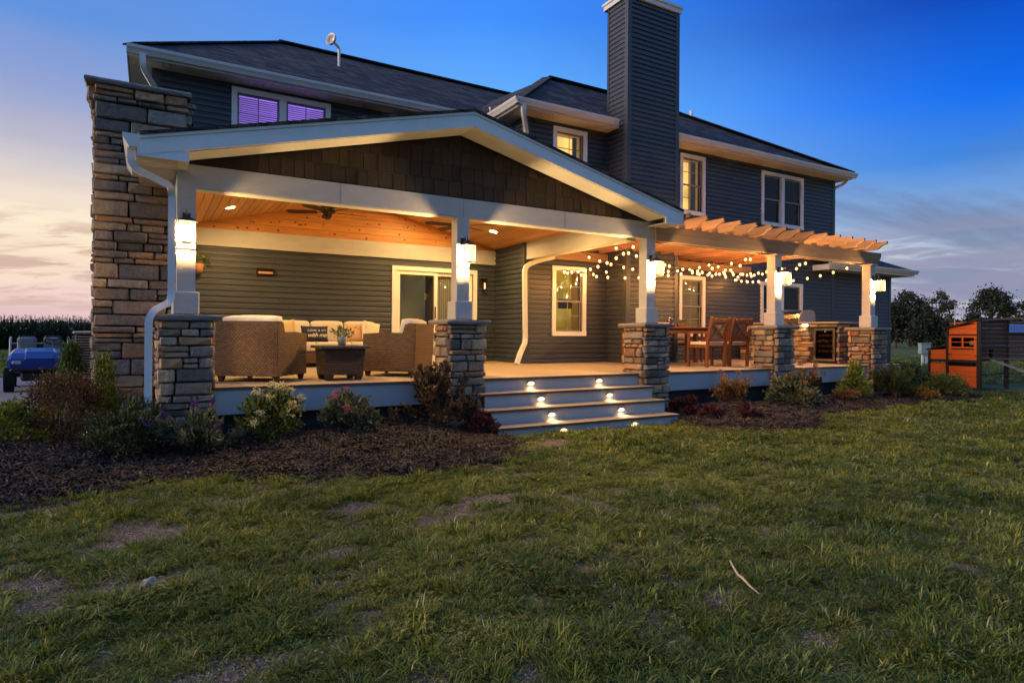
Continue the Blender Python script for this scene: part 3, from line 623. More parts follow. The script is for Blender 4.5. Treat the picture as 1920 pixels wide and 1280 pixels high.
rf = MB(); rf.slab([(BX0,yr_,ZG),(CX0-.0,yr_,ZG),(CX0-.0,12.216,7.285),B1], .05); rf.slab([(CX0,YB+.05,ZG+.3),(CX1,YB+.05,ZG+.3),(CX1,12.216,7.285),(CX0,12.216,7.285)], .05); rf.slab([(CX1,yr_,ZG),(ER,yr_,ZG),B2,(CX1,12.216,7.285)], .05)
rf.slab([(BX0,yr_,ZG),B1,(BX0+.3,13.9,6.6),(BX0,12.2,ZG)], .05); rf.slab([(ER,yr_,ZG),(ER,16.9,ZG),(11.2,14.5,7.285),B2], .05); rf.slab([B1,B2,(11.2,14.5,7.285),(8.3,14.5,7.285)], .05)
roof2 = rf.build('roof', M_SHING, house)
# ridge and hip caps
for pts in ([(EL,yl,ZG+.012),(2.364,14.266,7.602)], [(2.364,14.266,7.602),(9,14.266,7.602)], [(BX0,yr_,ZG+.012),(7.98,12.216,7.297)], [(7.98,12.216,7.297),(10.9,12.216,7.297)], [(10.9,12.216,7.297),(ER,yr_,ZG+.012)]):
    MB().rtube(pts, .22, .03).build('ridge_cap', M_SHING, roof2 if pts[0][0] > 3 else roof)
# fascia, soffit, gutters
m = MB(); m.box(EL+.001, BX0, yl-.0, yl+.02, ZG-.17, ZG-.055); m.build('fascia', M_GUTTER, house)
MB().box(EL+.01, .03, yl+.02, 16.9, ZG-.17, ZG-.15).build('soffit', M_SOFFY, house)
MB().box(.03, XW, yl+.02, YA-.002, ZG-.17, ZG-.15).build('soffit', M_SOFFX, house)
MB().box(EL-.018, EL, yl, 16.9, ZG-.17, ZG-.03).build('fascia', M_GUTTER, house)
gutter((EL-.02, yl, ZG-.02), (BX0, yl, ZG-.02), (0, -1, 0), house)
m = MB(); m.box(BX0+.01, CX0-.001, yr_, yr_+.02, ZG-.17, ZG-.055); m.box(CX1+.001, ER, yr_, yr_+.02, ZG-.17, ZG-.055); m.box(BX0-.018, BX0, yr_+.0, YA, ZG-.17, ZG-.03); m.box(ER, ER+.018, yr_, 16.9, ZG-.17, ZG-.03); m.build('fascia', M_GUTTER, house)
MB().box(BX0+.01, CX0-.035, yr_+.02, YB-.002, ZG-.169, ZG-.15).build('soffit', M_SOFFX, house)
MB().box(CX1+.035, ER-.01, yr_+.02, YB-.002, ZG-.169, ZG-.15).build('soffit', M_SOFFX, house)
MB().box(BX0+.01, XW-.002, YB, YA, ZG-.1695, ZG-.1505).build('soffit', M_SOFFY, house)
gutter((BX0-.1, yr_, ZG-.015), (8.50, yr_, ZG-.015), (0, -1, 0), house); gutter((CX1+.06, yr_, ZG-.015), (ER+.1, yr_, ZG-.015), (0, -1, 0), house)
gutter((BX0-.018, yr_-.11, ZG-.015), (BX0-.018, 11.55, ZG-.015), (-1, 0, 0), house)
def bend(pts, r=.12, n=5):
    """round the corners of a polyline"""
    P = [Vector(p) for p in pts]; out = [P[0]]
    for i in range(1, len(P)-1):
        a = (P[i-1]-P[i]); b = (P[i+1]-P[i]); q = min(r, a.length*.45, b.length*.45); a.normalize(); b.normalize()
        s, e = P[i]+a*q, P[i]+b*q
        for k in range(n+1): t = k/n; out.append(s*(1-t)**2+P[i]*2*t*(1-t)+e*t*t)
    out.append(P[-1]); return out
def spout(pts, parent, w=.085, d=.06, r=.12): return MB().rtube(bend(pts, r), w, d, (.05, 1, .02)).build('downspout', M_GUTTER, parent)
spout([(-.13, yl-.06, ZG-.12), (-.13, yl-.06, ZG-.34), (.09, YA-.075, ZG-.60), (.09, YA-.075, 3.9)], house)
spout([(6.18, yr_-.05, ZG-.10), (6.18, yr_-.05, ZG-.28), (6.46, YB-.075, ZG-.5), (6.46, YB-.075, 3.8)], house)
spout([(16.9, yr_+.1, ZG-.12), (16.9, yr_+.2, ZG-.24), (16.78, YB+.12, ZG-.38), (16.78, YB+.12, 3.9)], house, .06)
spout([(7.0, 10.40, 2.86), (6.70, 10.55, 2.78), (6.44, 10.63, 2.66), (6.47, 10.63, 1.15), (6.20, 10.36, .96), (6.08, 10.30, .735)], house, r=.13)
# cricket flashing where gutter meets the rear roof
m = MB(); m.add([(5.6, 11.45, ZG-.02), (6.1, 11.45, ZG-.02), (6.0, 11.8, ZG+.16), (5.75, 11.8, ZG+.12)], [(0,1,2,3)]); m.add([(6.1, 11.45, ZG-.02), (6.22, 11.2, ZG+.1), (6.2, 11.75, ZG+.28)], [(0,1,2)]); m.build('flashing', M_GUTTER, house)
# single-storey wing at the right end
rf = MB(); rf.slab([(15.75,10.22,3.30),(19.95,10.22,3.30),(18.1,12.2,4.25),(15.75,12.2,4.25)], .05); rf.slab([(19.95,10.22,3.30),(19.95,16.2,3.30),(18.1,14.2,4.25),(18.1,12.2,4.25)], .05); rf.build('roof', M_SHING, house)
gutter((15.72, 10.22, 3.29), (20.03, 10.22, 3.29), (0, -1, 0), house, .11); MB().box(15.76, 19.9, 10.24, YB-.03, 3.12, 3.14).build('soffit', M_SOFFX, house); m = MB(); m.box(15.74, 19.95, 10.22, 10.24, 3.12, 3.249); m.box(15.72, 15.74, 10.2, YB-.025, 3.1, 3.249); m.box(19.95, 19.965, 10.22, 16.2, 3.12, 3.25); m.build('fascia', M_GUTTER, house)
MB().tube([(12.42, 12.0, 6.5), (12.42, 12.0, 7.27)], .04, 10).build('vent_pipe', M_WHITE, roof2)
# dish antenna
ds = thing('dish_antenna', 'white round dish antenna on a bent mast on the shingle roof', 'antenna', (3.42, 13.27, 6.97))
m = MB(); m.tube(bend([(3.42,13.27,6.9),(3.42,13.27,7.32),(3.28,13.2,7.40)], .06), .03, 8).build('mast', M_GUTTER, ds)
m = MB().lathe([(.02,-.06),(.07,-.055),(.115,-.02),(.13,.04),(.125,.045),(.105,-.015),(.01,-.04)], (0,0,0), 20); m.xf(Matrix.Translation((3.24,13.18,7.42)) @ Euler((R(80),0,R(-58))).to_matrix().to_4x4()).build('dish', M_GUTTER, ds, smooth=True)

# ------------------------------------------------------------------ deck and steps
DZ = .72; YD = 7.416
deck = thing('deck', 'raised tan composite deck with pale fascia boards and four wide steps', 'deck', (6.5, 9.5, 0))
y = YD; k = 0
XR = 14.0
while y < YA-.02:
    x1 = XR if y+.14 < YB else XW-.002
    if y < YB < y+.14: x1 = XW-.002
    MB().bbox(.15, x1, y, min(y+.139, YA-.002), DZ-.028, DZ-(.0 if k else .0), .003).build('deck_board', M_DECK, deck); y += .1415; k += 1
MB().box(.2, XR-.05, YD+.06, YB-.02, DZ-.2, DZ-.03).build('joist_frame', M_SKIRT, deck)
for x0, x1 in ((.35, 3.40), (7.0, XR)):
    MB().box(x0, x1, YD-.008, YD-.0005, DZ-.03, DZ-.001).build('edge_trim', M_NOSE, deck)
    MB().box(x0, x1, YD+.012, YD+.035, .42, DZ-.031).build('fascia', M_FASCIA, deck)
    MB().box(x0, x1, YD+.10, YD+.12, -.05, .42).build('skirt', M_SKIRT, deck)
MB().box(XR-.02, XR+.01, YD+.036, YB, .3, DZ-.031).build('fascia', M_FASCIA, deck)
SX0, SX1 = 3.70, 6.62
MB().box(3.83, 6.60, YD-.012, YD-.0005, DZ-.034, DZ-.001).build('edge_trim', M_NOSE, deck)
MB().box(3.83, 6.597, YD+.014, YD+.034, .54, DZ-.031).build('riser', M_FASCIA, deck)
for i in range(1, 4):
    z = DZ-.18*i; y1 = YD-.28*i
    st = MB(); x0 = SX0-.055*(i-1); x1 = SX1-.012*(i-1)+.03
    st.bbox(x0, x1, y1, y1+.145, z-.03, z, .004); st.bbox(x0, x1, y1+.15, y1+.30, z-.03, z, .004)
    s_ = st.build('step', M_DECK, deck)
    MB().box(x0, x1, y1-.008, y1-.0005, z-.032, z-.002).build('edge_trim', M_NOSE, s_)
    MB().box(x0+.05, x1-.03, y1+.014, y1+.034, z-.18 if i < 3 else -.1, z-.0301).build('riser', M_FASCIA, s_)
    MB().box(x0+.052, x0+.07, y1+.035, YD-.01, z-.3, z-.031).build('stringer', M_NOSE, s_)
M_STEPL = emis('step_lamp_glow', (1, .66, .30), 2.2)
def step_light(x, yf, z, lab):
    t = thing('step_light', lab, 'light', (x, yf, z), 0, 'step lights set in the risers')
    hood = MB(); n = 14
    for k in range(n):
        a0, a1 = math.pi*k/n, math.pi*(k+1)/n
        p = [(x+.066*math.cos(a), yf-q, z+.036*math.sin(a)) for a in (a0, a1) for q in (0, .024)]
        q2 = [(x+.058*math.cos(a), yf-q, z+.028*math.sin(a)) for a in (a0, a1) for q in (0, .024)]
        hood.add([p[0], p[1], p[3], p[2]], [(0,1,2,3)]); hood.add([q2[0], q2[1], q2[3], q2[2]], [(0,1,2,3)]); hood.add([p[1], q2[1], q2[3], p[3]], [(0,1,2,3)])
    hood.build('hood', M_STEEL, t)
    m = MB(); pts = [(x+.055*math.cos(2*math.pi*k/18), yf-.008, z-.004+.026*math.sin(2*math.pi*k/18)) for k in range(18)]
    m.add(pts, [tuple(range(18))]); m.build('lens', M_STEPL, t)
    ld = bpy.data.lights.new('lamp', 'SPOT'); ld.energy = 3.6; ld.spot_size = R(125); ld.spot_blend = .6; ld.color = (1, .68, .36); ld.shadow_soft_size = .025
    lo = bpy.data.objects.new('lamp', ld); C.objects.link(lo); lo.parent = t; lo.location = (0, -.04, .005); lo.rotation_euler = (R(-20), 0, 0)
ords = ['top riser', 'second riser', 'third riser', 'lowest riser']
for i, (xa, xb, z) in enumerate(((4.615, 5.815, .632), (4.605, 5.79, .442), (4.594, 5.772, .262), (4.588, 5.774, .092))):
    yy = YD-.28*i+.013
    for x, sd_ in ((xa, 'left'), (xb, 'right')): step_light(x, yy, z, f'{sd_} oval step light glowing in the {ords[i]} of the steps')

# ------------------------------------------------------------------ stones
PAL = [(.27,.195,.13),(.33,.24,.155),(.19,.155,.125),(.38,.275,.17),(.25,.20,.155),(.37,.22,.115),(.205,.165,.135),(.30,.21,.14),(.235,.20,.17),(.145,.12,.10),(.34,.265,.19),(.29,.155,.085)]
def stone_block(w, h, d, seed):
    """one rough-faced stone, face towards -Y, centred in x/z, back at y=0"""
    rs = np.random.RandomState(seed); nx, nz = 5, 4; m = MB(); b = min(.014, h*.22)
    ux = np.array([0, .0, .5, 1, 1]); fx = np.array([-w/2, -w/2+b, (rs.rand()-.5)*w*.4, w/2-b, w/2]); fz = np.array([-h/2, -h/2+b, h/2-b, h/2])
    vs = []
    for j in range(nz):
        for i in range(nx):
            edge = (i in (0, nx-1)) or (j in (0, nz-1)); cor = (i in (0, nx-1)) and (j in (0, nz-1))
            y = -d+(.012 if edge else 0)+(.005 if cor else 0)-rs.rand()*.020*(0 if edge else 1)
            jx, jz = (rs.rand()-.5)*.010, (rs.rand()-.5)*.010
            vs.append((fx[i]+jx-(np.sign(fx[i])*.006 if cor else 0), y, fz[j]+jz-(np.sign(fz[j])*.005 if cor else 0)))
    F = [(j*nx+i, j*nx+i+1, (j+1)*nx+i+1, (j+1)*nx+i) for j in range(nz-1) for i in range(nx-1)]
    rim = [i for i in range(nx)]+[j*nx+nx-1 for j in range(1, nz)]+[(nz-1)*nx+i for i in range(nx-2, -1, -1)]+[j*nx for j in range(nz-2, 0, -1)]
    o = len(vs); vs += [(vs[r][0], 0, vs[r][2]) for r in rim]; n = len(rim)
    F += [(rim[i], o+i, o+(i+1) % n, rim[(i+1) % n]) for i in range(n)]
    m.add(vs, F); return m
SEED = [100]
def stone_wall(parent, cx, cy, z0, z1, length, rot, rs, course=(.065, .15), lens=(.14, .34), proud=.055, holes=(), flare=None):
    """courses of stones on a vertical face: cx,cy = middle of the face, outward normal = Rz(rot)*(0,-1)"""
    Rm = Matrix.Rotation(rot, 4, 'Z'); z = z0; par = 0
    po = ORIG[parent.name]
    while z < z1-.02:
        h = rs.uniform(*course)
        if z1-z-h < .05: h = z1-z
        x = -length/2; ext_ = (.018 if par else -.004); par ^= 1
        x0 = -length/2-ext_; xe = length/2+ext_; x = x0
        while x < xe-.01:
            w = rs.uniform(*lens)*(1.25 if h > .12 else 1)
            if xe-x-w < .09: w = xe-x
            split = h > .105 and rs.rand() < .22
            for (q0, q1) in (((0, h*.48), (h*.48, h)) if split else ((0, h),)):
                px, pz = x+w/2, z+(q0+q1)/2
                if any(a < px < b and c < pz < d for a, b, c, d in holes): continue
                fl = flare(pz) if flare else 0
                SEED[0] += 1; m = stone_block(w-.011, q1-q0-.010, proud+rs.uniform(-.008, .012)+fl, SEED[0])
                o = m.build('stone', M_STONE, parent, local=True)
                off = Rm @ Vector((px, 0, 0)); o.location = (cx+off.x-po[0], cy+off.y-po[1], pz-po[2]); o.rotation_euler = (0, 0, rot)
                c = PAL[rs.randint(len(PAL))]; k = rs.uniform(.75, 1.2); o.color = (c[0]*k, c[1]*k, c[2]*k, 1)
            x += w
        z += h
def rough_slab(x0, x1, y0, y1, z0, z1, seed, nseg=9):
    """cap stone with a rough chiselled edge"""
    rs = np.random.RandomState(seed); m = MB(); ring = []
    def side(a, b): return [(a[0]+(b[0]-a[0])*i/nseg, a[1]+(b[1]-a[1])*i/nseg) for i in range(nseg)]
    P = side((x0,y0),(x1,y0))+side((x1,y0),(x1,y1))+side((x1,y1),(x0,y1))+side((x0,y1),(x0,y0)); n = len(P); cx, cy_ = (x0+x1)/2, (y0+y1)/2
    vs = []
    for zz, ins in ((z1, .012), (z1-.012, 0), ((z0+z1)/2, -.004), (z0+.008, .003), (z0, .012)):
        for p in P:
            k = 1-(ins+rs.rand()*.009)/max(abs(x1-x0)/2, .1); vs.append((cx+(p[0]-cx)*k, cy_+(p[1]-cy_)*k, zz+(rs.rand()-.5)*.004))
    F = [(r*n+i, r*n+(i+1) % n, (r+1)*n+(i+1) % n, (r+1)*n+i) for r in range(4) for i in range(n)]+[tuple(range(n)), tuple(range(4*n, 5*n))[::-1]]
    return m.add(vs, F)
PX = [.063, 3.308, 6.598, 9.70, 12.716]; PW = .524; YP = 7.296
plab = ['stone pillar at the left corner of the porch beside the downspout', 'stone pillar between the wicker chairs and the left end of the steps', 'stone pillar at the right end of the steps by the dining table',
        'stone pillar under the pergola between dining chairs and grill', 'rightmost stone pillar at the end of the pergola']
pillars = []
for i, px in enumerate(PX):
    t = thing('stone_pillar', plab[i], 'pillar', (px+PW/2, YP+PW/2, 0), 0, 'stone pillars along the porch front'); pillars.append(t)
    rs = np.random.RandomState(40+i); c_ = .05
    MB().box(px+c_, px+PW-c_, YP+c_, YP+PW-c_, -.05, 1.435).build('mortar_core', M_MORTAR, t)
    zb = .0
    for cx_, cy_, rot, ln in ((px+PW/2, YP+c_, 0, PW-.02), (px+c_, YP+PW/2, -math.pi/2, PW-.13), (px+PW-c_, YP+PW/2, math.pi/2, PW-.13), (px+PW/2, YP+PW-c_, math.pi, PW-.02)):
        stone_wall(t, cx_, cy_, zb, 1.435, ln, rot, rs, (.055, .145), (.11, .32), .05)
    rough_slab(px-.055, px+PW+.055, YP-.055, YP+PW+.055, 1.437, 1.497, 70+i).build('cap', M_CAP, t)

# big stone chimney of the porch fireplace
CSX0, CSX1, CSY = -.575, .385, 8.52
chim = thing('stone_chimney', 'tall stacked stone chimney with flared top at the left of the porch', 'chimney', (-.1, 9.1, 0))
MB().box(CSX0+.05, CSX1-.05, CSY+.05, 9.75, -.05, 4.13).build('mortar_core', M_MORTAR, chim)
rs = np.random.RandomState(5)
flare = lambda z: .0 if z < 3.78 else (z-3.78)*.22
stone_wall(chim, (CSX0+CSX1)/2, CSY+.05, .1, 4.12, CSX1-CSX0-.02, 0, rs, (.06, .20), (.14, .44), .05, flare=flare)
stone_wall(chim, CSX0+.05, 9.14, .1, 4.12, 1.10, -math.pi/2, rs, (.10, .2), (.22, .5), .05, flare=flare)
stone_wall(chim, CSX1-.05, 9.14, .75, 4.12, 1.10, math.pi/2, rs, (.10, .2), (.22, .5), .05, flare=flare)
rough_slab(CSX0-.085, CSX1+.035, CSY-.1, 9.85, 4.125, 4.185, 3, 14).build('cap', M_CAP, chim)

# ------------------------------------------------------------------ covered porch: posts, beams, gable, ceiling
porch = thing('covered_porch', 'gabled porch roof with pale beams, brown shake gable and cedar ceiling', 'porch roof', (3.5, 9.5, DZ))
YBM = 7.456; PZB, PZT = 2.853, 3.097
PC = [p+PW/2 for p in PX]; PH = .089
def post(i, ztop, parent):
    c = PC[i]; yc = YP+PW/2
    pst = MB().box(c-PH, c+PH, yc-PH-.012, yc+PH-.012, 1.497, ztop).build('post', M_TEXWHITE, parent)
    q = MB(); w = .128
    q.bbox(c-w, c+w, yc-w-.012, yc+w-.012, 1.4985, 1.745, .012); q.build('plinth', M_TEXWHITE, pst)
    return pst
for i in range(3): post(i, PZB-.001, porch)
XL, XRR = PC[0]-PH, PC[2]+PH
MB().box(XL, XRR, YBM, YBM+.19, PZB, PZT).build('beam', M_TEXWHITE, porch)
MB().box(XL+.03, XRR-.03, YBM+.02, YBM+.17, PZB-.012, PZB-.0005).build('beam_underside', M_WHITE, porch)
MB().box(XL, XL+.19, YBM+.191, YA-.002, PZB-.02, PZT).build('beam', M_TEXWHITE, porch)
MB().box(6.52, 6.71, YBM+.191, YA-.002, PZB-.045, 3.14).build('beam', M_TEXWHITE, porch)
MB().box(XL+.19, 6.52, YA-.06, YA-.003, 2.80, 3.10).build('beam', M_TEXWHITE, porch)
for xs_ in (1.95, 3.57, 5.2): MB().box(xs_-.0012, xs_+.0012, YBM-.0012, YBM-.0002, PZB+.001, PZT-.001).build('seam', M_SKIRT, porch)
# gable rake
XA, ZA = 3.515, 4.11; X0G, X1G, Z0G = -.10, 7.13, 3.22; YR = 7.05
sl = (ZA-Z0G)/(XA-X0G)
rk = .185
m = MB(); m.add([(X0G,YR,Z0G),(XA-.001,YR,ZA),(XA-.001,YR,ZA-rk),(X0G,YR,Z0G-rk)]+[(X0G,YR+.03,Z0G),(XA-.001,YR+.03,ZA),(XA-.001,YR+.03,ZA-rk),(X0G,YR+.03,Z0G-rk)], [(0,1,2,3),(7,6,5,4),(0,4,5,1),(1,5,6,2),(2,6,7,3),(3,7,4,0)]); m.build('rake_board', M_WHITE, porch)
m = MB(); m.add([(XA+.001,YR,ZA),(X1G,YR,Z0G),(X1G,YR,Z0G-rk),(XA+.001,YR,ZA-rk)]+[(XA+.001,YR+.03,ZA),(X1G,YR+.03,Z0G),(X1G,YR+.03,Z0G-rk),(XA+.001,YR+.03,ZA-rk)], [(0,1,2,3),(7,6,5,4),(0,4,5,1),(1,5,6,2),(2,6,7,3),(3,7,4,0)]); m.build('rake_board', M_WHITE, porch)
for sx, xe in ((-1, X0G), (1, X1G)):         # thin drip edge along the rake
    m = MB(); m.add([(xe,YR-.012,Z0G+.002),(XA+sx*.0,YR-.012,ZA+.002),(XA,YR-.012,ZA-.03),(xe,YR-.012,Z0G-.03),(xe,YR-.001,Z0G+.002),(XA,YR-.001,ZA+.002),(XA,YR-.001,ZA-.03),(xe,YR-.001,Z0G-.03)], [(0,1,2,3),(7,6,5,4),(0,4,5,1),(2,6,7,3),(3,7,4,0),(1,5,6,2)]); m.build('drip_edge', M_WHITE, porch)
for a, b in (((X0G, Z0G), (XA, ZA)), ((X1G, Z0G), (XA, ZA))):
    MB().slab([(a[0],YR-.03,a[1]+.035),(a[0],YA-.03,a[1]+.035),(b[0],YA-.03,b[1]+.035),(b[0],YR-.03,b[1]+.035)], .03).build('roof', M_SHING, porch)
# sloping soffits under the rake overhang
for a, b in (((.24, 3.095+.025), (XA, ZA-rk+.012)), ((X1G-.34, 3.095+.025), (XA, ZA-rk+.012))):
    MB().slab([(a[0],YR+.03,a[1]),(a[0],YBM-.001,a[1]),(b[0],YBM-.001,b[1]),(b[0],YR+.03,b[1])], .012).build('soffit', M_WHITE, porch)
# boxed eave returns
MB().box(X0G+.001, XL-.001, YR+.031, CSY-.02, Z0G-rk-.012, Z0G-rk).build('soffit', M_SOFFY, porch); MB().box(X1G-.34, X1G, YR+.031, YB-.1, Z0G-rk-.012, Z0G-rk).build('soffit', M_SOFFY, porch)
MB().box(X0G-.02, X0G, YR, CSY-.02, Z0G-rk-.012, Z0G+.02).build('fascia', M_GUTTER, porch); MB().box(X1G, X1G+.02, YR, YB-.1, Z0G-rk-.012, Z0G+.02).build('fascia', M_GUTTER, porch)
for x0, x1 in ((X0G, .33), (X1G-.34, X1G)): MB().box(x0, x1, YR+.004, YR+.0295, Z0G-rk-.012, Z0G-rk+.08).build('eave_return', M_WHITE, porch)
MB().box(XL, .33, YR+.03, YBM-.001, Z0G-rk-.011, PZT-.03).build('eave_return', M_WHITE, porch)
gutter((X0G-.02, YR+.01, Z0G+.01), (X0G-.02, CSY-.06, Z0G+.01), (-1, 0, 0), porch, .125)
MB().prism([(X0G-.02,Z0G+.01),(X0G-.145,Z0G+.01),(X0G-.142,Z0G-.02),(X0G-.11,Z0G-.08),(X0G-.09,Z0G-.115),(X0G-.02,Z0G-.115)], 1, YR+.002, YR+.009).build('gutter_end', M_GUTTER, porch)
spout([(-.17, 7.16, 3.12), (-.17, 7.16, 2.93), (.175, 7.26, 2.80), (.185, 7.32, 2.72), (.185, 7.32, 1.70), (.17, 7.30, 1.62), (.03, 7.2, 1.535), (-.015, 7.18, 1.44), (-.015, 7.18, .2)], porch, .066, .05, .09)
# gable back panel and brown shakes
m = MB(); zt = lambda x: ZA-rk-.02-sl*abs(x-XA)
m.prism([(XL,PZT),(XRR,PZT),(XRR,zt(XRR)+.02),(XA,zt(XA)+.02),(XL,zt(XL)+.02)], 1, YBM+.03, YBM+.16); m.build('gable_panel', M_SKIRT, porch)
rs = np.random.RandomState(11); z = PZT+.004; row = 0; EXP = .205
while z < zt(XA)-.02:
    x = XL+rs.uniform(0, .08)*(row % 2)
    while x < XRR-.03:
        w = rs.uniform(.11, .21); xa, xb = x, min(x+w-.006, XRR); z1 = z+EXP+.03; zb = z+rs.uniform(-.006, .008)
        top = lambda q: min(z1, zt(q)+.0)
        if max(top(xa), top(xb)) > zb+.015:
            poly = [(xa, zb), (xb, zb)]
            for q in ([xb, xa] if not (xa < XA < xb) else [xb, XA, xa]): poly.append((q, max(top(q), zb+.004)))
            # clip the corner where the slope crosses the top
            m = MB(); n = len(poly); y0_, y1_ = YBM+.000+rs.uniform(0, .004), YBM+.022
            vs = [(p[0], y0_ if k < 2 else y1_-.004, p[1]) for k, p in enumerate(poly)]+[(p[0], YBM+.0295, p[1]) for p in poly]
            m.add(vs, [tuple(range(n))[::-1], tuple(range(n, 2*n))]+[(k, (k+1) % n, n+(k+1) % n, n+k) for k in range(n)])
            m.build('shake', M_SHAKE, porch)
        x += w
    z += EXP; row += 1
# vaulted cedar ceiling: tongue and groove planks running front to back
cs = .245; zc0 = 3.085
def zce(x): return zc0+cs*(min(x-.3, 6.73-x))
xm = (.3+6.73)/2
for side in (0, 1):
    x = .24
    while x < xm-.01:
        xa, xb = x, min(x+.128, xm)
        if side: xa, xb = 7.03-xb, 7.03-xa
        m = MB(); g_ = .004
        za, zb = zce(xa), zce(xb)
        m.add([(xa+g_,YBM+.165,za),(xb-g_,YBM+.165,zb),(xb-g_,YA-.004,zb),(xa+g_,YA-.004,za)]+[(p, q, r_+.02) for p, q, r_ in ((xa,YBM+.165,za),(xb,YBM+.165,zb),(xb,YA-.004,zb),(xa,YA-.004,za))], [(0,1,2,3),(7,6,5,4),(0,4,5,1),(1,5,6,2),(2,6,7,3),(3,7,4,0)])
        m.build('ceiling_plank', M_CEDAR, porch); x += .128
z = 3.1
while z < zce(xm):
    h = .14; m = MB(); xa = max(XL+.2, .3+(z-zc0)/cs); xa1 = .3+(min(z+h-.005, zce(xm))-zc0)/cs
    xa1 = min(xa1, xm)
    m.add([(xa,YA-.022,z),(7.03-xa,YA-.022,z),(7.03-xa1,YA-.022,min(z+h-.005,zce(xm))),(xa1,YA-.022,min(z+h-.005,zce(xm)))]+[(xa,YA-.004,z),(7.03-xa,YA-.004,z),(7.03-xa1,YA-.004,min(z+h,zce(xm))),(xa1,YA-.004,min(z+h,zce(xm)))], [(0,1,2,3),(0,4,5,1),(1,5,6,2),(2,6,7,3),(3,7,4,0)])
    gb = m.build('gable_board', M_CEDARX, porch)
    kn = MB(); n_k = int((7.03-2*xa)*3.2)
    for q in range(n_k):
        kx = rs.uniform(xa+.1, 6.9-xa); kz = z+rs.uniform(.025, h-.03); r_ = rs.uniform(.008, .02)
        if kz > zce(kx)-.03: continue
        kn.add([(kx+r_*math.cos(t*math.pi/4)*1.25, YA-.0235, kz+r_*math.sin(t*math.pi/4)) for t in range(8)], [tuple(range(8))])
    if kn.v: struct(kn.build('knots', M_KNOT, gb), 'stuff')
    z += h

# recessed lights
M_CAN = emis('recessed_lamp', (1, .60, .21), 860)
for x, yy, lab in ((1.08, 10.75, 'recessed ceiling light glowing above the left wicker chair'), (4.62, 10.9, 'recessed ceiling light left of the second post near the ceiling ridge'), (5.80, 10.75, 'recessed ceiling light just right of the second post'), (1.3, 8.5, 'recessed ceiling light near the front left of the cedar ceiling'), (5.75, 8.5, 'recessed ceiling light near the front right of the cedar ceiling')):
    z = zce(x)-.003; t = thing('recessed_light', lab, 'light', (x, yy, z), 0, 'recessed lights in the cedar ceiling'); t.rotation_euler = (0, -math.atan(cs) if x < xm else math.atan(cs), 0)
    m = MB(); n = 20; m.add([(.062*math.cos(2*math.pi*k/n), .062*math.sin(2*math.pi*k/n), -.0035) for k in range(n)], [tuple(range(n))[::-1]]); m.build('lens', M_CAN, t, local=True)
    m = MB().lathe([(.066,-.006),(.09,-.006),(.092,-.0),(.066,-.0)], (0,0,0), 20); m.f = m.f[:-2]; m.build('trim_ring', M_WHITE, t, local=True)

# ceiling fans
def fan(x, y, lab, a0):
    t = thing('ceiling_fan', lab, 'fan', (x, y, 3.16), 0, 'ceiling fans under the porch roof')
    z = zce(x)
    MB().tube([(x,y,z),(x,y,3.2)], .014, 8).build('downrod', M_BRONZE, t); MB().lathe([(.02,-.08),(.065,-.03),(.07,0)], (x,y,z), 14).build('canopy', M_BRONZE, t)
    MB().lathe([(.03,.11),(.10,.10),(.125,.06),(.125,.02),(.09,-.015),(.06,-.03),(.055,-.07),(.03,-.09),(.005,-.092)], (x,y,3.16), 18).build('motor', M_BRONZE, t, smooth=True)
    for k in range(5):
        a = a0+2*math.pi*k/5; Mx = Matrix.Translation((x,y,3.165)) @ Matrix.Rotation(a, 4, 'Z') @ Matrix.Rotation(R(11), 4, 'X')
        m = MB(); m.prism([(.17,-.045),(.25,-.062),(.55,-.07),(.62,-.05),(.64,0),(.62,.05),(.55,.07),(.25,.062),(.17,.045)], 2, -.004, .004); m.xf(Mx).build('blade', mat('fan_blade_wood', (.055,.035,.022), .5, .2, 5), t)
        MB().box(.09,.2,-.015,.015,-.008,-.004).xf(Mx).build('blade_arm', M_BRONZE, t)
fan(2.35, 9.7, 'dark bronze ceiling fan above the coffee table left of the second post', R(8)); fan(4.60, 9.7, 'dark ceiling fan mostly hidden behind the second post', R(30))

# ------------------------------------------------------------------ pergola
perg = thing('pergola', 'cedar pergola with curved rafter tails over the dining area', 'pergola', (10, 9, DZ))
for i in (3, 4): post(i, 2.80, perg)
m = MB()
BXE = 13.22
m.prism([(6.93,2.81),(BXE-.16,2.81),(BXE-.1,2.84),(BXE-.06,2.90),(BXE-.0,2.97),(BXE,3.05),(6.93,3.05)], 1, YBM-.03, YBM+.02); m.build('beam', M_BEAMW, perg)
m = MB(); m.prism([(6.93,2.81),(BXE-.16,2.81),(BXE-.1,2.84),(BXE-.06,2.90),(BXE-.0,2.97),(BXE,3.05),(6.93,3.05)], 1, YBM+.145, YBM+.19); m.build('beam', M_BEAMW, perg)
for i in (3, 4): MB().box(PC[i]-PH-.02, PC[i]+PH+.02, YBM-.045, YBM+.205, 2.785, 2.8095).build('bearing_plate', M_TEXWHITE, perg)
MB().box(XW+.8, BXE-.1, YB-.075, YB-.024, 2.81, 3.04).build('ledger', M_BEAMW, perg) if False else None
for x0, x1 in ((6.95, CX0-.04), (CX1+.04, BXE-.05)): MB().box(x0, x1, YB-.075, YB-.024, 2.86, 3.045).build('ledger', M_BEAMW, perg)
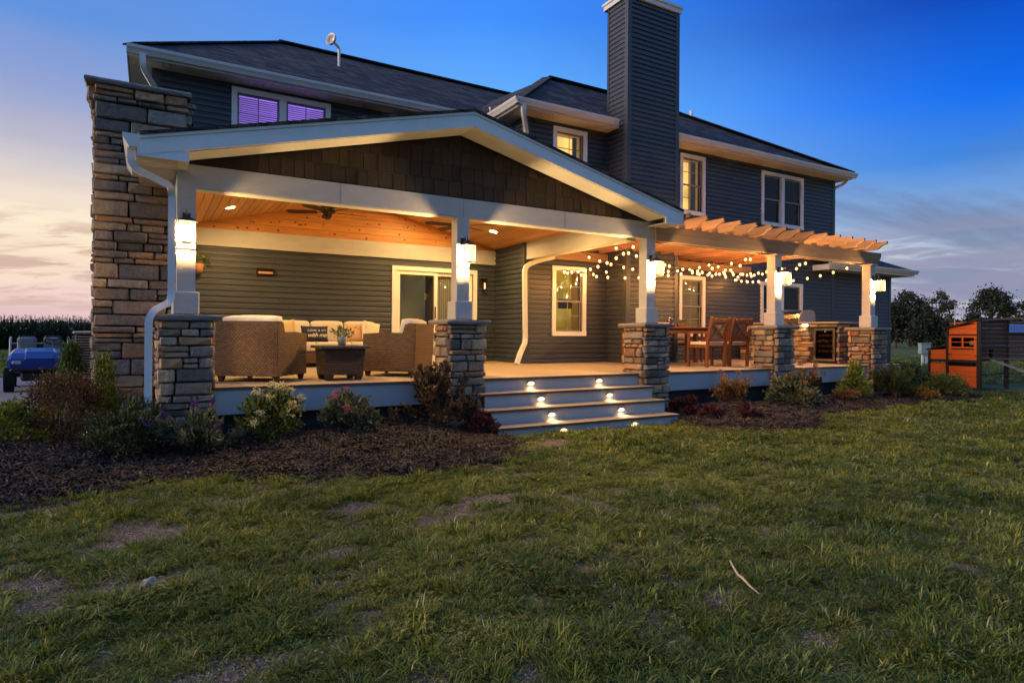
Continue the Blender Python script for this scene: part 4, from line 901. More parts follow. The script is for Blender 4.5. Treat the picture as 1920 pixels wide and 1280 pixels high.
for k in range(15):
    x = 12.62-.387*k; yb = (CYF-.04) if CX0-.06 < x < CX1+.02 else YB-.03
    if x < 7.15: continue
    y0 = 6.97; zt_, zb_ = 3.20, 3.052
    prof = [(y0,zt_),(y0,zt_-.045),(y0+.03,zt_-.06),(y0+.07,zt_-.07),(y0+.12,zt_-.095),(y0+.17,zt_-.135),(y0+.22,zb_),(yb,zb_),(yb,zt_)]
    MB().prism(prof, 0, x-.022, x+.022).build('rafter', M_PERG, perg)
for k in range(9):
    y = 7.75+.34*k; xb = BXE-.2
    if y > CYF-.05: segs = ((6.98, CX0-.05), (CX1+.05, xb))
    else: segs = ((6.98, xb),)
    for a, b in segs: MB().box(a, b, y-.02, y+.02, 3.2005, 3.24).build('slat', M_BEAMW, perg)

# string lights
sl_ = thing('string_lights', 'string of small warm glowing bulbs looped beneath the pergola rafters', 'string lights', (10, 9, 2.6))
M_BULB = emis('bulb_glow', (1, .62, .24), 5)
M_HALO = glowglass('bulb_halo_glow', (1, .40, .06), .5, .97)  # amber halo of each bulb, imitated by a larger faintly glowing shell
M_CORD = mat('black_cord', (.012, .011, .01), .7)
anch = [((6.85,7.75,2.84),(7.2,10.45,2.62),.16),((7.2,10.45,2.62),(9.6,7.7,2.80),.24),((9.6,7.7,2.80),(10.3,9.95,2.74),.17),((10.3,9.95,2.74),(11.2,7.7,2.82),.20),((11.2,7.7,2.82),(12.3,10.5,2.72),.2),((12.3,10.5,2.72),(12.75,7.75,2.82),.18),((7.2,10.45,2.62),(8.52,10.45,2.72),.08),((7.0,8.6,2.9),(12.2,8.9,2.86),.30),((6.9,9.4,2.85),(10.3,9.3,2.86),.24),((10.3,9.3,2.86),(12.6,9.6,2.86),.16)]
bulb0 = None; nbulb = 0
rs = np.random.RandomState(3)
for a, b, sg in anch:
    a, b = Vector(a), Vector(b); n = max(6, int((b-a).length/.12)); pts = [a.lerp(b, i/n)-Vector((0,0,4*sg*(i/n)*(1-i/n))) for i in range(n+1)]
    MB().tube(pts, .004, 5).build('cord', M_CORD, sl_)
    nb = int((b-a).length/.27)
    for i in range(nb):
        t_ = (i+.5)/nb+rs.uniform(-.02, .02); p = a.lerp(b, t_)-Vector((0,0,4*sg*t_*(1-t_)))
        if bulb0 is None:
            m = MB().lathe([(.004,-.058),(.011,-.053),(.016,-.040),(.014,-.026),(.008,-.012),(.007,0)], (0,0,0), 10); bulb0 = m.build('bulb', M_BULB, sl_, local=True); o = bulb0
            MB().lathe([(.004,-.074),(.016,-.069),(.026,-.054),(.029,-.040),(.026,-.026),(.015,-.012),(.008,-.006)], (0,0,0), 12).build('halo_shell', M_HALO, bulb0, local=True, smooth=True)  # added shell that glows as the bulb's halo
            m = MB().lathe([(.010,-.014),(.010,.012),(.004,.014)], (0,0,0), 8); sk = m.build('socket', M_CORD, bulb0, local=True)
        else:
            o = copy_tree(bulb0, sl_)
        o.location = p-Vector(sl_.location); nbulb += 1
        if nbulb % 3 == 0:
            ld = bpy.data.lights.new('lamp', 'POINT'); ld.energy = 6.5; ld.color = (1, .40, .09); ld.shadow_soft_size = .015
            lo = bpy.data.objects.new('lamp', ld); C.objects.link(lo); lo.parent = o; lo.location = (0, 0, -.10)

# ------------------------------------------------------------------ post lanterns
M_PANE = glowglass('lantern_glass_glow', (1, .60, .21), .52, .8)
M_LBULB = emis('lantern_bulb', (1, .70, .36), 25)
llab = ['glowing square lantern on the leftmost porch post', 'glowing lantern on the porch post by the left end of the steps', 'glowing lantern on the post at the right end of the steps', 'glowing lantern on the pergola post in front of the grill', 'glowing lantern on the rightmost pergola post']
def lantern():
    t = thing('post_lantern', llab[0], 'lantern', (0, 0, 0), 0, 'lanterns on the porch posts')
    MB().box(-.04,.04,-.012,0,.16,.36).build('backplate', M_BLACK, t)
    arm = [Vector((0,-.012,.30))]+[Vector((0,-.075-.07*math.cos(a),.33+.075*math.sin(a))) for a in [math.pi*k/8 for k in range(8, -1, -1)][1:]]
    MB().tube([(0,-.01,.28),(0,-.03,.33),(0,-.06,.37),(0,-.1,.375),(0,-.13,.35),(0,-.135,.31)], .008, 8).build('arm', M_BLACK, t)
    yc = -.135
    m = MB(); m.add([(-.105,yc-.105,.235),(.105,yc-.105,.235),(.105,yc+.105,.235),(-.105,yc+.105,.235),(-.03,yc-.03,.29),(.03,yc-.03,.29),(.03,yc+.03,.29),(-.03,yc+.03,.29)], [(0,1,5,4),(1,2,6,5),(2,3,7,6),(3,0,4,7),(4,5,6,7),(3,2,1,0)]); m.box(-.022,.022,yc-.022,yc+.022,.29,.315); m.build('roof_cap', M_BLACK, t)
    fr = MB(); w = .088
    for sx in (-1, 1):
        for sy in (-1, 1): fr.box(sx*w-.004, sx*w+.004, yc+sy*w-.004, yc+sy*w+.004, .005, .235)
    fr.box(-w-.008,w+.008,yc-w-.008,yc-w+.004,-.004,.006); fr.box(-w-.008,w+.008,yc+w-.004,yc+w+.008,-.004,.006); fr.box(-w-.008,-w+.004,yc-w+.004,yc+w-.004,-.004,.006); fr.box(w-.004,w+.008,yc-w+.004,yc+w-.004,-.004,.006)
    fr.build('frame', M_BLACK, t)
    for (a, b, c, d) in ((-w+.005, w-.005, yc-w-.001, yc-w+.002), (-w+.005, w-.005, yc+w-.002, yc+w+.001)): MB().box(a,b,c,d,.007,.232).build('glass_pane', M_PANE, t)
    for (a, b) in ((-w-.001,-w+.002),(w-.002,w+.001)): MB().box(a,b,yc-w+.005,yc+w-.005,.007,.232).build('glass_pane', M_PANE, t)
    MB().box(-.05,.05,yc-.05,yc+.05,-.003,.003).build('base_plate', M_BLACK, t)
    MB().tube([(0,yc,.235),(0,yc,.206)], .014, 8).build('socket', M_BRONZE, t); MB().lathe([(.006,.145),(.018,.152),(.024,.172),(.020,.19),(.012,.205)], (0,yc,0), 12).build('bulb', M_LBULB, t, smooth=True)
    return t
l0 = lantern()
for i in range(5):
    o = l0 if i == 0 else copy_tree(l0)
    o.location = (PC[i], YP+PW/2-PH-.013, 2.245); o['label'] = llab[i]; o.scale = (.92, .92, .92)
    ld = bpy.data.lights.new('lamp', 'POINT'); ld.energy = 74; ld.color = (1, .60, .23); ld.shadow_soft_size = .02
    lo = bpy.data.objects.new('lamp', ld); C.objects.link(lo); lo.parent = o; lo.location = (0, -.135, .115)

# ------------------------------------------------------------------ small fixtures on the rear wall
t = thing('wall_vent_light', 'bronze rectangular louvred wall fixture on the grey siding above the sofa', 'wall light', (1.78, YA-.02, 2.4))
m = MB(); m.box(1.64,1.93,YA-.045,YA-.021,2.335,2.46); m.build('back_plate', M_BRONZE, t); m = MB(); m.box(1.63,1.94,YA-.10,YA-.046,2.44,2.465); m.box(1.63,1.645,YA-.10,YA-.046,2.335,2.44); m.box(1.925,1.94,YA-.10,YA-.046,2.335,2.44); m.build('hood', M_BRONZE, t)
m = MB(); m.box(1.66,1.91,YA-.075,YA-.06,2.36,2.40); m.build('diffuser', mat('tan_glass', (.45,.25,.13), .4), t)
t = thing('wall_sconce', 'small dark wall sconce with amber glass right of the sliding door', 'wall light', (6.19, YA-.02, 2.38))
MB().bbox(6.11,6.22,YA-.04,YA-.021,2.30,2.50,.008).build('back_plate', M_BRONZE, t); m = MB(); m.box(6.14,6.26,YA-.16,YA-.04,2.48,2.50); m.box(6.15,6.25,YA-.15,YA-.05,2.24,2.255)
for sx in (6.15, 6.24):
    for sy in (YA-.15, YA-.06): m.box(sx,sx+.01,sy,sy+.01,2.255,2.48)
m.build('frame', M_BRONZE, t); MB().tube([(6.2,YA-.1,2.27),(6.2,YA-.1,2.40)], .022, 8).build('candle', emis('amber_candle', (1,.6,.25), 1.1), t)

# ------------------------------------------------------------------ soft furniture helpers
def pillow_mesh(w, h, d, seed=0, n=10, pinch=.06):
    rs = np.random.RandomState(seed); m = MB(); vs = []; F = []
    for sgn in (1, -1):
        o = len(vs)
        for j in range(n+1):
            for i in range(n+1):
                u, v = i/n*2-1, j/n*2-1
                pu = u*(1-pinch*(1-abs(v))*abs(u)**3*0-pinch*(1-v*v)*abs(u)**6); pv = v*(1-pinch*(1-u*u)*abs(v)**6)
                k = (max(0, (1-u**4)*(1-v**4)))**.55
                vs.append((pu*w/2, -sgn*d/2*k*(1+.08*(rs.rand()-.5)), pv*h/2))
        F += [(o+j*(n+1)+i, o+j*(n+1)+i+1, o+(j+1)*(n+1)+i+1, o+(j+1)*(n+1)+i) for j in range(n) for i in range(n)]
    m.add(vs, F)
    bmm = m; return bmm
def cushion(x0, x1, y0, y1, z0, z1, seed=0, r=.05):
    """soft box"""
    m = MB(); n = 7; rs = np.random.RandomState(seed)
    cx_, cy_, cz_ = (x0+x1)/2, (y0+y1)/2, (z0+z1)/2; hx, hy_, hz = (x1-x0)/2, (y1-y0)/2, (z1-z0)/2
    vs = []; F = []
    def q(a): return math.copysign(min(1, abs(a)), a)
    axes = [((1,0,0),(0,1,0),(0,0,1)),((1,0,0),(0,1,0),(0,0,-1)),((0,1,0),(0,0,1),(1,0,0)),((0,1,0),(0,0,1),(-1,0,0)),((1,0,0),(0,0,1),(0,1,0)),((1,0,0),(0,0,1),(0,-1,0))]
    for A, B, N in axes:
        o = len(vs)
        for j in range(n+1):
            for i in range(n+1):
                u, v = (i/n)*2-1, (j/n)*2-1; p = [A[k]*u+B[k]*v+N[k] for k in range(3)]
                w = Vector((p[0]*hx, p[1]*hy_, p[2]*hz)); inn = Vector((max(-hx+r, min(hx-r, w.x)), max(-hy_+r, min(hy_-r, w.y)), max(-hz+r*.8, min(hz-r*.8, w.z)))); dd = w-inn
                if dd.length > 1e-6: w = inn+dd.normalized()*min(r, max(abs(dd.x), abs(dd.y), abs(dd.z)))
                puff = 1+.05*(1-u*u)*(1-v*v); w = Vector((w.x, w.y, w.z*puff))
                vs.append((cx_+w.x, cy_+w.y, cz_+w.z))
        F += [(o+j*(n+1)+i, o+j*(n+1)+i+1, o+(j+1)*(n+1)+i+1, o+(j+1)*(n+1)+i) for j in range(n) for i in range(n)]
    m.add(vs, F)
    return m
def weld(o):
    bm = bmesh.new(); bm.from_mesh(o.data); bmesh.ops.remove_doubles(bm, verts=bm.verts, dist=.0008); bmesh.ops.recalc_face_normals(bm, faces=bm.faces); bm.to_mesh(o.data); bm.free()
    o.data.polygons.foreach_set('use_smooth', [True]*len(o.data.polygons)); return o
def feet(t, xs_, ys_, z0, z1, m_, tap=.6):
    for x in xs_:
        for y in ys_:
            k = MB(); a = .035; b = a*tap; k.add([(x-b,y-b,z0),(x+b,y-b,z0),(x+b,y+b,z0),(x-b,y+b,z0),(x-a,y-a,z1),(x+a,y-a,z1),(x+a,y+a,z1),(x-a,y+a,z1)], [(3,2,1,0),(4,5,6,7),(0,1,5,4),(1,2,6,5),(2,3,7,6),(3,0,4,7)]); k.build('foot', m_, t, local=True)
# armchairs: local frame faces +Y, back at y=0, centred in x
def armchair(lab, loc, rz):
    t = thing('wicker_armchair', lab, 'armchair', loc, rz, 'wicker armchairs on the porch')
    w, d = .40, .74
    m = MB(); m.add([(-w,.0,.07),(w,.0,.07),(w,.14,.07),(-w,.14,.07),(-w-.0,-.03,.73),(w,-.03,.73),(w,.10,.73),(-w,.10,.73)], [(3,2,1,0),(4,5,6,7),(0,1,5,4),(1,2,6,5),(2,3,7,6),(3,0,4,7)]); m.build('backrest', M_WICK, t, local=True)
    for s in (-1, 1):
        a, b = sorted((s*w, s*(w-.12))); e = .004*s
        m = MB(); zt_ = [(0.02,.73),(.12,.70),(.16,.60),(.45,.605),(d,.585)]
        poly = [(.0,.07),(d,.07),(d+.0,.585),(.45,.605),(.17,.60),(.13,.72),(.0,.72)]
        m.prism(poly, 0, a+e, b+e); m.build('arm', M_WICK, t, local=True)
    MB().box(-w+.13,w-.13,.13,d-.015,.07,.30).build('seat_base', M_WICK, t, local=True)
    feet(t, (-w+.05, w-.05), (.06, d-.05), 0, .075, M_WICKD)
    weld(cushion(-w+.125,w-.125,.15,d+.02,.30,.44,1).build('seat_cushion', M_CUSH, t, local=True))
    c = cushion(-w+.035,w-.035,-.02,.15,.0,.475,2,.05); c.xf(Matrix.Translation((0,.14,.37)) @ Matrix.Rotation(R(10), 4, 'X') @ Matrix.Translation((0,0,-.06))); weld(c.build('back_cushion', M_CUSH, t, local=True))
    return t
def face(dx, dy): return math.atan2(dy, dx)-math.pi/2
armchair('brown wicker armchair with its high back to the camera behind the left pillar', (.99, 8.03, DZ+.001), face(.61, .79)); armchair('brown wicker armchair seen from its side left of the second pillar', (3.37, 8.32, DZ+.001), face(-.76, .64))
# sofa
t = thing('wicker_sofa', 'long wicker sofa with cream cushions against the grey rear wall', 'sofa', (0,0,0)); t.location = (2.8, 10.92, DZ+.001); ORIG[t.name] = (0,0,0)
w, d = 1.04, .82
MB().box(-w+.121,w-.121,0.02,d-.12,.07,.27).build('seat_base', M_WICK, t, local=True); MB().box(-w,w,d-.119,d,.07,.66).build('backrest', M_WICK, t, local=True)
for s in (-1, 1):
    a, b = sorted((s*w, s*(w-.12))); MB().prism([(0,.07),(d-.12,.07),(d-.12,.62),(0,.575)], 0, a, b).build('arm', M_WICK, t, local=True)
feet(t, (-w+.05, w-.05), (.05, d-.05), 0, .075, M_WICKD)
for k in range(3):
    x0 = -w+.125+k*.597; weld(cushion(x0,x0+.59,-.01,d-.13,.27,.43,k).build('seat_cushion', M_CUSH, t, local=True))
    c = cushion(-.29,.29,-.09,.09,-.2,.2,k+5,.07); c.xf(Matrix.Translation((x0+.295,d-.24,.60)) @ Matrix.Rotation(R(-12), 4, 'X')); weld(c.build('back_cushion', M_CUSH, t, local=True))
# scatter pillows
M_NAVY = mat('navy_cloth', (.030, .034, .065), .85, .1, 8, .3, 200); M_PEACH = mat('peach_cloth', (.58, .36, .22), .85, .1, 8, .3, 200); M_CREAM2 = mat('ivory_cloth', (.68, .60, .46), .85, .1, 8, .3, 200); M_TAN = mat('gold_cloth', (.55, .40, .20), .85, .1, 8, .3, 200)
def pillow(lab, loc, w, h, rx, rz, m_, seed, ry=0):
    o = pillow_mesh(w, h, .13, seed).build('throw_pillow', m_, None); weld(o); o.location = loc; o.rotation_euler = (R(rx), R(ry), R(rz)); return tag(o, lab, 'pillow', 'pillows on the wicker sofa')
pn = pillow('navy pillow with white lettering on the left of the sofa', (2.47, 11.10, 1.29), .46, .29, -14, -4, M_NAVY, 1)
pillow('peach square pillow right of the flower pot', (3.16, 11.12, 1.32), .33, .33, -14, 6, M_PEACH, 2); pillow('ivory pillow tilted at the right end of the sofa', (3.47, 11.10, 1.34), .36, .36, -12, 14, M_CREAM2, 3, 12); pillow('gold pillow at the left end of the sofa beside the left armchair', (1.98, 11.12, 1.34), .36, .36, -12, -14, M_TAN, 4, -10)
def text(body, size, shear, loc, parent, m_, name='lettering', space=1.0):
    cu = bpy.data.curves.new('t', 'FONT'); cu.body = body; cu.size = size; cu.shear = shear; cu.extrude = .0008; cu.align_x = 'CENTER'; cu.align_y = 'CENTER'; cu.space_character = space
    ob = bpy.data.objects.new('t', cu); C.objects.link(ob); dg = bpy.context.evaluated_depsgraph_get(); me = bpy.data.meshes.new_from_object(ob.evaluated_get(dg)); bpy.data.objects.remove(ob)
    me.materials.clear(); me.materials.append(m_); o = bpy.data.objects.new(name, me); C.objects.link(o); o.parent = parent; o.location = loc; o.rotation_euler = (R(90), 0, 0); return o
M_INK = mat('white_print', (.8, .78, .74), .8)
text('COME & SIT', .048, 0, (.03, -.0685, .045), pn, M_INK, space=1.25); text('with me', .105, .35, (.03, -.0685, -.035), pn, M_INK, space=.92)
# coffee table
t = thing('coffee_table', 'square wicker coffee table with dark slab top between the armchairs', 'table', (2.12, 8.06, DZ+.001))
tx0, tx1, ty0, ty1 = 1.86, 2.37, 7.80, 8.32
MB().bbox(tx0-.05,tx1+.05,ty0-.05,ty1+.05,DZ+.40,DZ+.435,.006).build('top', mat('slate_top', (.06,.055,.05), .4, .2, 6, .1, 40), t)
m = MB(); m.add([(tx0+.02,ty0+.02,DZ+.07),(tx1-.02,ty0+.02,DZ+.07),(tx1-.02,ty1-.02,DZ+.07),(tx0+.02,ty1-.02,DZ+.07),(tx0,ty0,DZ+.40),(tx1,ty0,DZ+.40),(tx1,ty1,DZ+.40),(tx0,ty1,DZ+.40)], [(3,2,1,0),(4,5,6,7),(0,1,5,4),(1,2,6,5),(2,3,7,6),(3,0,4,7)]); m.build('body', M_WICKD, t)
for x in (tx0+.07, tx1-.07):
    for y in (ty0+.07, ty1-.07):
        a, b = .05, .032; m = MB(); m.add([(x-b,y-b,DZ+.001),(x+b,y-b,DZ+.001),(x+b,y+b,DZ+.001),(x-b,y+b,DZ+.001),(x-a,y-a,DZ+.07),(x+a,y-a,DZ+.07),(x+a,y+a,DZ+.07),(x-a,y+a,DZ+.07)], [(3,2,1,0),(4,5,6,7),(0,1,5,4),(1,2,6,5),(2,3,7,6),(3,0,4,7)]); m.build('foot', M_WICKD, t)

# ------------------------------------------------------------------ foliage helpers
def leaves_mesh(name, cen, nrm, size, m_, parent, aspect=.5, fold=.2, seed=0, curve=.15, loc=None):
    """leaf quads folded along the midrib: cen Nx3, nrm Nx3 (leaf axis), size N"""
    rs = np.random.RandomState(seed); N = len(cen); ax = nrm/np.maximum(np.linalg.norm(nrm, axis=1, keepdims=True), 1e-6)
    r = rs.randn(N, 3); sd = np.cross(ax, r); sd /= np.maximum(np.linalg.norm(sd, axis=1, keepdims=True), 1e-6); up = np.cross(sd, ax)
    s = size[:, None]; a = cen; b = cen+ax*s*.45+sd*s*aspect*.5+up*s*fold*.3; c = cen+ax*s-up*s*curve; d = cen+ax*s*.45-sd*s*aspect*.5+up*s*fold*.3
    v = np.stack([a, b, c, d], 1).reshape(-1, 3); i = np.arange(N)*4; f = np.stack([np.stack([i, i+1, i+2], 1), np.stack([i, i+2, i+3], 1)], 1).reshape(-1, 3)
    if loc is not None: v = v-np.array(loc)
    me = bpy.data.meshes.new(name); me.vertices.add(len(v)); me.vertices.foreach_set('co', v.ravel().astype(np.float32)); me.loops.add(f.size); me.loops.foreach_set('vertex_index', f.ravel().astype(np.int32))
    me.polygons.add(len(f)); me.polygons.foreach_set('loop_start', (np.arange(len(f))*3).astype(np.int32)); me.update(); me.validate()
    at = me.attributes.new('v', 'FLOAT', 'POINT'); at.data.foreach_set('value', np.repeat(rs.rand(N)*.85, 4).astype(np.float32))
    me.materials.append(m_); o = bpy.data.objects.new(name, me); C.objects.link(o)
    if parent: o.parent = parent
    return o
M_STEM = mat('brown_stem', (.07, .045, .03), .9, .3, 20)
def bedh(x, y):
    x = np.array([x], float); y = np.array([y], float); z = float(gz(x, y)[0])
    for P, tp in ((BL, .19), (BR, .15)):
        if sdist(P, x, y)[0] > 0: z = max(z, float(bedz(P, x, y, tp)[0]))
    return z
def shrub(name, lab, cat, x, y, r, h, m_, n=1400, ls=.045, tips=16, kind='mound', aspect=.5, seed=0, stems=True, up=.6, group=None, flowers=None):
    z0 = bedh(x, y)-.01; t = thing(name, lab, cat, (x, y, z0), 0, group); rs = np.random.RandomState(seed+17)
    T_ = []
    for k in range(tips):
        a = rs.rand()*2*math.pi
        if kind == 'cone': f = rs.rand()**.8; q = r*(1-f)*rs.uniform(.55, 1); p = (q*math.cos(a), q*math.sin(a), h*(.08+.92*f))
        elif kind == 'spray': q = r*rs.uniform(.15, 1); p = (q*math.cos(a), q*math.sin(a), h*rs.uniform(.45, 1)*(1-.35*(q/r)**2))
        else: el = math.asin(rs.uniform(.0, 1)); q = rs.uniform(.62, 1); p = (r*q*math.cos(el)*math.cos(a), r*q*math.cos(el)*math.sin(a), h*(.12+.86*q*math.sin(el)))
        T_.append(p)
    T_ = np.array(T_)
    if stems:
        sm = MB()
        for p in T_[:min(len(T_), 26)]:
            b0 = Vector((rs.uniform(-.04,.04), rs.uniform(-.04,.04), -.02)); e = Vector(p); mid_ = (b0+e)/2+Vector((0,0,.12*h))+Vector(rs.uniform(-.03,.03,3).tolist())
            sm.tube([b0, mid_, e], [.008, .005, .002], 5, False)
        sm.build('stems', M_STEM, t, local=True)
    n = int(n*1.7); per = n//tips; C_ = []; N_ = []; cr_ = r*(.30 if kind != 'cone' else .34)
    for p in T_:
        f = rs.rand(per); st = np.array(p)*(.35+.65*f[:, None]**.5) if kind == 'spray' else np.array(p)+0*f[:, None]
        c = st+rs.randn(per, 3)*np.array([cr_, cr_, cr_*(.8 if kind != 'cone' else 1.3)])*.5*(.45 if kind == 'spray' else 1)
        c[:, 2] = np.maximum(c[:, 2], .01)
        o_ = c-np.array([0, 0, h*.25]); nn = o_/np.maximum(np.linalg.norm(o_, axis=1, keepdims=True), 1e-3)+rs.randn(per, 3)*.55+np.array([0, 0, up])
        C_.append(c); N_.append(nn)
    C_ = np.concatenate(C_); N_ = np.concatenate(N_)
    leaves_mesh('foliage', C_, N_, ls*rs.uniform(.6, 1.35, len(C_)), m_, t, aspect, seed=seed)
    if flowers:
        fm, cnt, fs, shape = flowers; idx = np.argsort(-(T_[:, 2]+.5*rs.rand(len(T_))*h-.35*T_[:, 1]))[:cnt]
        for i in idx:
            p = T_[i]*(1.28 if shape == 'ball' else 1.05)+np.array([0, -.01, .02])
            if shape == 'ball': pts = p+rs.randn(60, 3)*fs*.33*np.array([1, 1, .8]); ax = (pts-p)+rs.randn(60, 3)*.01
            else:
                dirv = np.array([p[0]*.8, p[1]*.8, .8*h]); dirv /= np.linalg.norm(dirv); u_ = rs.rand(70); pts = p+dirv*u_[:, None]*fs*2.2+rs.randn(70, 3)*fs*.16*(1.1-u_[:, None]); ax = rs.randn(70, 3)+dirv
            leaves_mesh('flower', pts, ax, np.full(len(pts), fs*.36), fm, t, .9, seed=i+seed)
    return t
G_YG = leafmat('yellow_green_leaf', (0.145, 0.181, 0.026), .5); G_DARK = leafmat('dark_green_leaf', (0.041, 0.061, 0.023), .5, col2=(0.087, 0.123, 0.043)); G_RED = leafmat('barberry_leaf', (0.072, 0.038, 0.025), .5, col2=(0.123, 0.080, 0.032))
G_ARB = leafmat('arborvitae_leaf', (0.080, 0.123, 0.029), .5, col2=(0.174, 0.232, 0.051)); G_HYD = leafmat('hydrangea_leaf', (0.109, 0.138, 0.032), .5, col2=(0.232, 0.246, 0.058)); G_PURP = leafmat('dark_purple_leaf', (0.058, 0.038, 0.026), .5, col2=(0.145, 0.102, 0.051)); G_RUST = leafmat('rust_leaf', (0.145, 0.080, 0.032), .5, col2=(0.246, 0.145, 0.058)); G_MAR = leafmat('maroon_leaf', (0.065, 0.017, 0.020), .5, col2=(0.131, 0.043, 0.043))
G_GREY = leafmat('grey_green_leaf', (0.102, 0.123, 0.065), .5, col2=(0.203, 0.217, 0.102)); G_GOLD = leafmat('orange_leaf', (0.348, 0.160, 0.022), .5, col2=(0.580, 0.319, 0.043))
F_CREAM = leafmat('cream_petal', (.62, .58, .40), .2, .3, col2=(.75, .72, .58)); F_PINK = leafmat('pink_petal', (.40, .09, .10), .3, .3, col2=(.55, .2, .18)); F_PURP = leafmat('violet_petal', (.075, .035, .16), .3, .3, col2=(.16, .09, .28)); F_LIME = leafmat('lime_petal', (.56, .50, .22), .3, .3, col2=(.72, .68, .45)); F_TAN = leafmat('tan_petal', (.22, .13, .05), .3, .3, col2=(.32, .2, .09))
# flower pot
t = thing('flower_pot', 'white flowers and green leaves in a grey pot on the coffee table', 'plant', (2.13, 8.02, DZ+.437))
MB().lathe([(.045,0),(.058,.06),(.066,.11),(.060,.112),(.05,.09)], (2.13,8.02,DZ+.437), 16).build('pot', mat('grey_pot', (.32,.30,.27), .6, .15, 20), t, smooth=True)
rs = np.random.RandomState(2); p = rs.randn(90,3)*np.array([.05,.05,.035])+np.array([0,0,.15]); leaves_mesh('foliage', p, p-np.array([0,0,.08])+rs.randn(90,3)*.03, rs.uniform(.03,.075,90), leafmat('pot_leaf', (.06,.11,.03), .4, col2=(.14,.2,.06)), t, .5)
p = rs.randn(160,3)*np.array([.05,.045,.022])+np.array([0,-.01,.145]); leaves_mesh('flower', p, p-np.array([0,0,.1])+rs.randn(160,3)*.02, rs.uniform(.018,.03,160), F_CREAM, t, .9)
t = thing('hanging_planter', 'terracotta wall planter with trailing green leaves behind the leftmost post', 'plant', (.68, 11.86, 2.36))
MB().lathe([(.03,0),(.09,.05),(.11,.16),(.10,.17),(.06,.15)], (.68,11.84,2.30), 14).build('pot', mat('terracotta', (.42,.2,.09), .8, .2, 12), t, smooth=True)
p = rs.randn(90,3)*np.array([.10,.08,.07])+np.array([.02,0,.16]); leaves_mesh('foliage', p, rs.randn(90,3)+np.array([0,0,.4]), rs.uniform(.05,.1,90), leafmat('trailing_leaf', (.12,.16,.04), .4), t, .4)

# ------------------------------------------------------------------ dining set
t = thing('dining_table', 'reddish wooden dining table under the pergola by the third pillar', 'table', (9.4, 9.3, DZ+.001))
x0, x1, y0, y1 = 8.15, 10.35, 8.82, 9.82
m = MB()
for k in range(7): MB().bbox(x0,x1,y0+k*.143,y0+k*.143+.138,DZ+.725,DZ+.755,.004).build('plank', M_TEAK, t)
m = MB(); m.box(x0+.06,x1-.06,y0+.07,y0+.095,DZ+.63,DZ+.724); m.box(x0+.06,x1-.06,y1-.095,y1-.07,DZ+.63,DZ+.724); m.box(x0+.07,x0+.095,y0+.096,y1-.096,DZ+.63,DZ+.724); m.box(x1-.095,x1-.07,y0+.096,y1-.096,DZ+.63,DZ+.724); m.build('apron', M_TEAK, t)
for x in (x0+.06, x1-.14):
    for y in (y0+.06, y1-.14): MB().box(x,x+.08,y,y+.08,DZ+.001,DZ+.629).build('leg', M_TEAK, t)
def dchair(lab, loc, rz):
    """faces local +Y, back at y=0"""
    t = thing('dining_chair', lab, 'chair', loc, rz, 'cross-back dining chairs'); w = .26
    for s in (-1, 1):
        m = MB(); m.rtube([(s*(w-.025),.06,0),(s*(w-.025),.05,.42),(s*(w-.025),-.06,.93)], .045, .045, (0,1,0)); m.build('leg', M_TEAK, t, local=True)
        MB().box(s*(w-.025)-.022, s*(w-.025)+.022, .49, .535, 0, .62).build('leg', M_TEAK, t, local=True)
        m = MB(); m.rtube([(s*(w-.025),.01,.635),(s*(w-.025),.25,.65),(s*(w-.025),.55,.635)], .055, .028, (0,0,1)); m.build('arm', M_TEAK, t, local=True)
        MB().box(s*(w-.025)-.015, s*(w-.025)+.015, .08, .488, .36, .42).build('side_rail', M_TEAK, t, local=True)
    B = Matrix.Translation((0,.05,.42)) @ Matrix.Rotation(math.atan2(.11,.51), 4, 'X')
    MB().box(-w+.049,w-.049,-.018,.018,.43,.50,B).build('top_rail', M_TEAK, t, local=True); MB().box(-w+.049,w-.049,-.016,.016,.06,.11,B).build('lower_rail', M_TEAK, t, local=True)
    L_ = math.hypot(2*(w-.05), .32); an = math.atan2(.32, 2*(w-.05))
    for s in (-1, 1): MB().box(-L_/2,L_/2,-.010+s*.001,.010+s*.001,-.018,.018, B @ Matrix.Translation((0,0,.27)) @ Matrix.Rotation(s*an, 4, 'Y')).build('cross_brace', M_TEAK, t, local=True)
    MB().box(-w+.05,w-.05,.06,.535,.385,.405).build('seat', M_TEAK, t, local=True); MB().box(-w+.05,w-.05,.46,.487,.34,.384).build('front_rail', M_TEAK, t, local=True)
    weld(cushion(-w+.04,w-.04,.06,.54,.406,.47,3,.03).build('seat_cushion', M_CUSH, t, local=True))
    c = cushion(-w+.07,w-.07,-.03,.03,.08,.44,4,.03); c.xf(B @ Matrix.Translation((0,.05,0))); weld(c.build('back_cushion', mat('taupe_cushion', (.26,.22,.18), .9, .08, 5, .3, 220), t, local=True))
    return t
for lab, x, y, rz in (('wooden cross-back dining chair with cream seat, left of the two nearest the camera', 9.17, 8.14, 0), ('wooden cross-back dining chair beside the fourth pillar, right of the two nearest the camera', 9.86, 8.20, -.04), ('wooden dining chair on the far side of the table, seen below the table top', 10.27, 10.30, math.pi)):
    dchair(lab, (x, y, DZ+.001), rz)
t = thing('napkin_box', 'small cream box on the left end of the dining table', 'box', (8.62, 9.0, DZ+.756)); MB().bbox(8.53,8.71,8.93,9.07,DZ+.756,DZ+.83,.008).build('body', M_CREAM2, t); MB().box(8.54,8.70,8.94,9.06,DZ+.8301,DZ+.842).build('lid', M_TEAK, t)
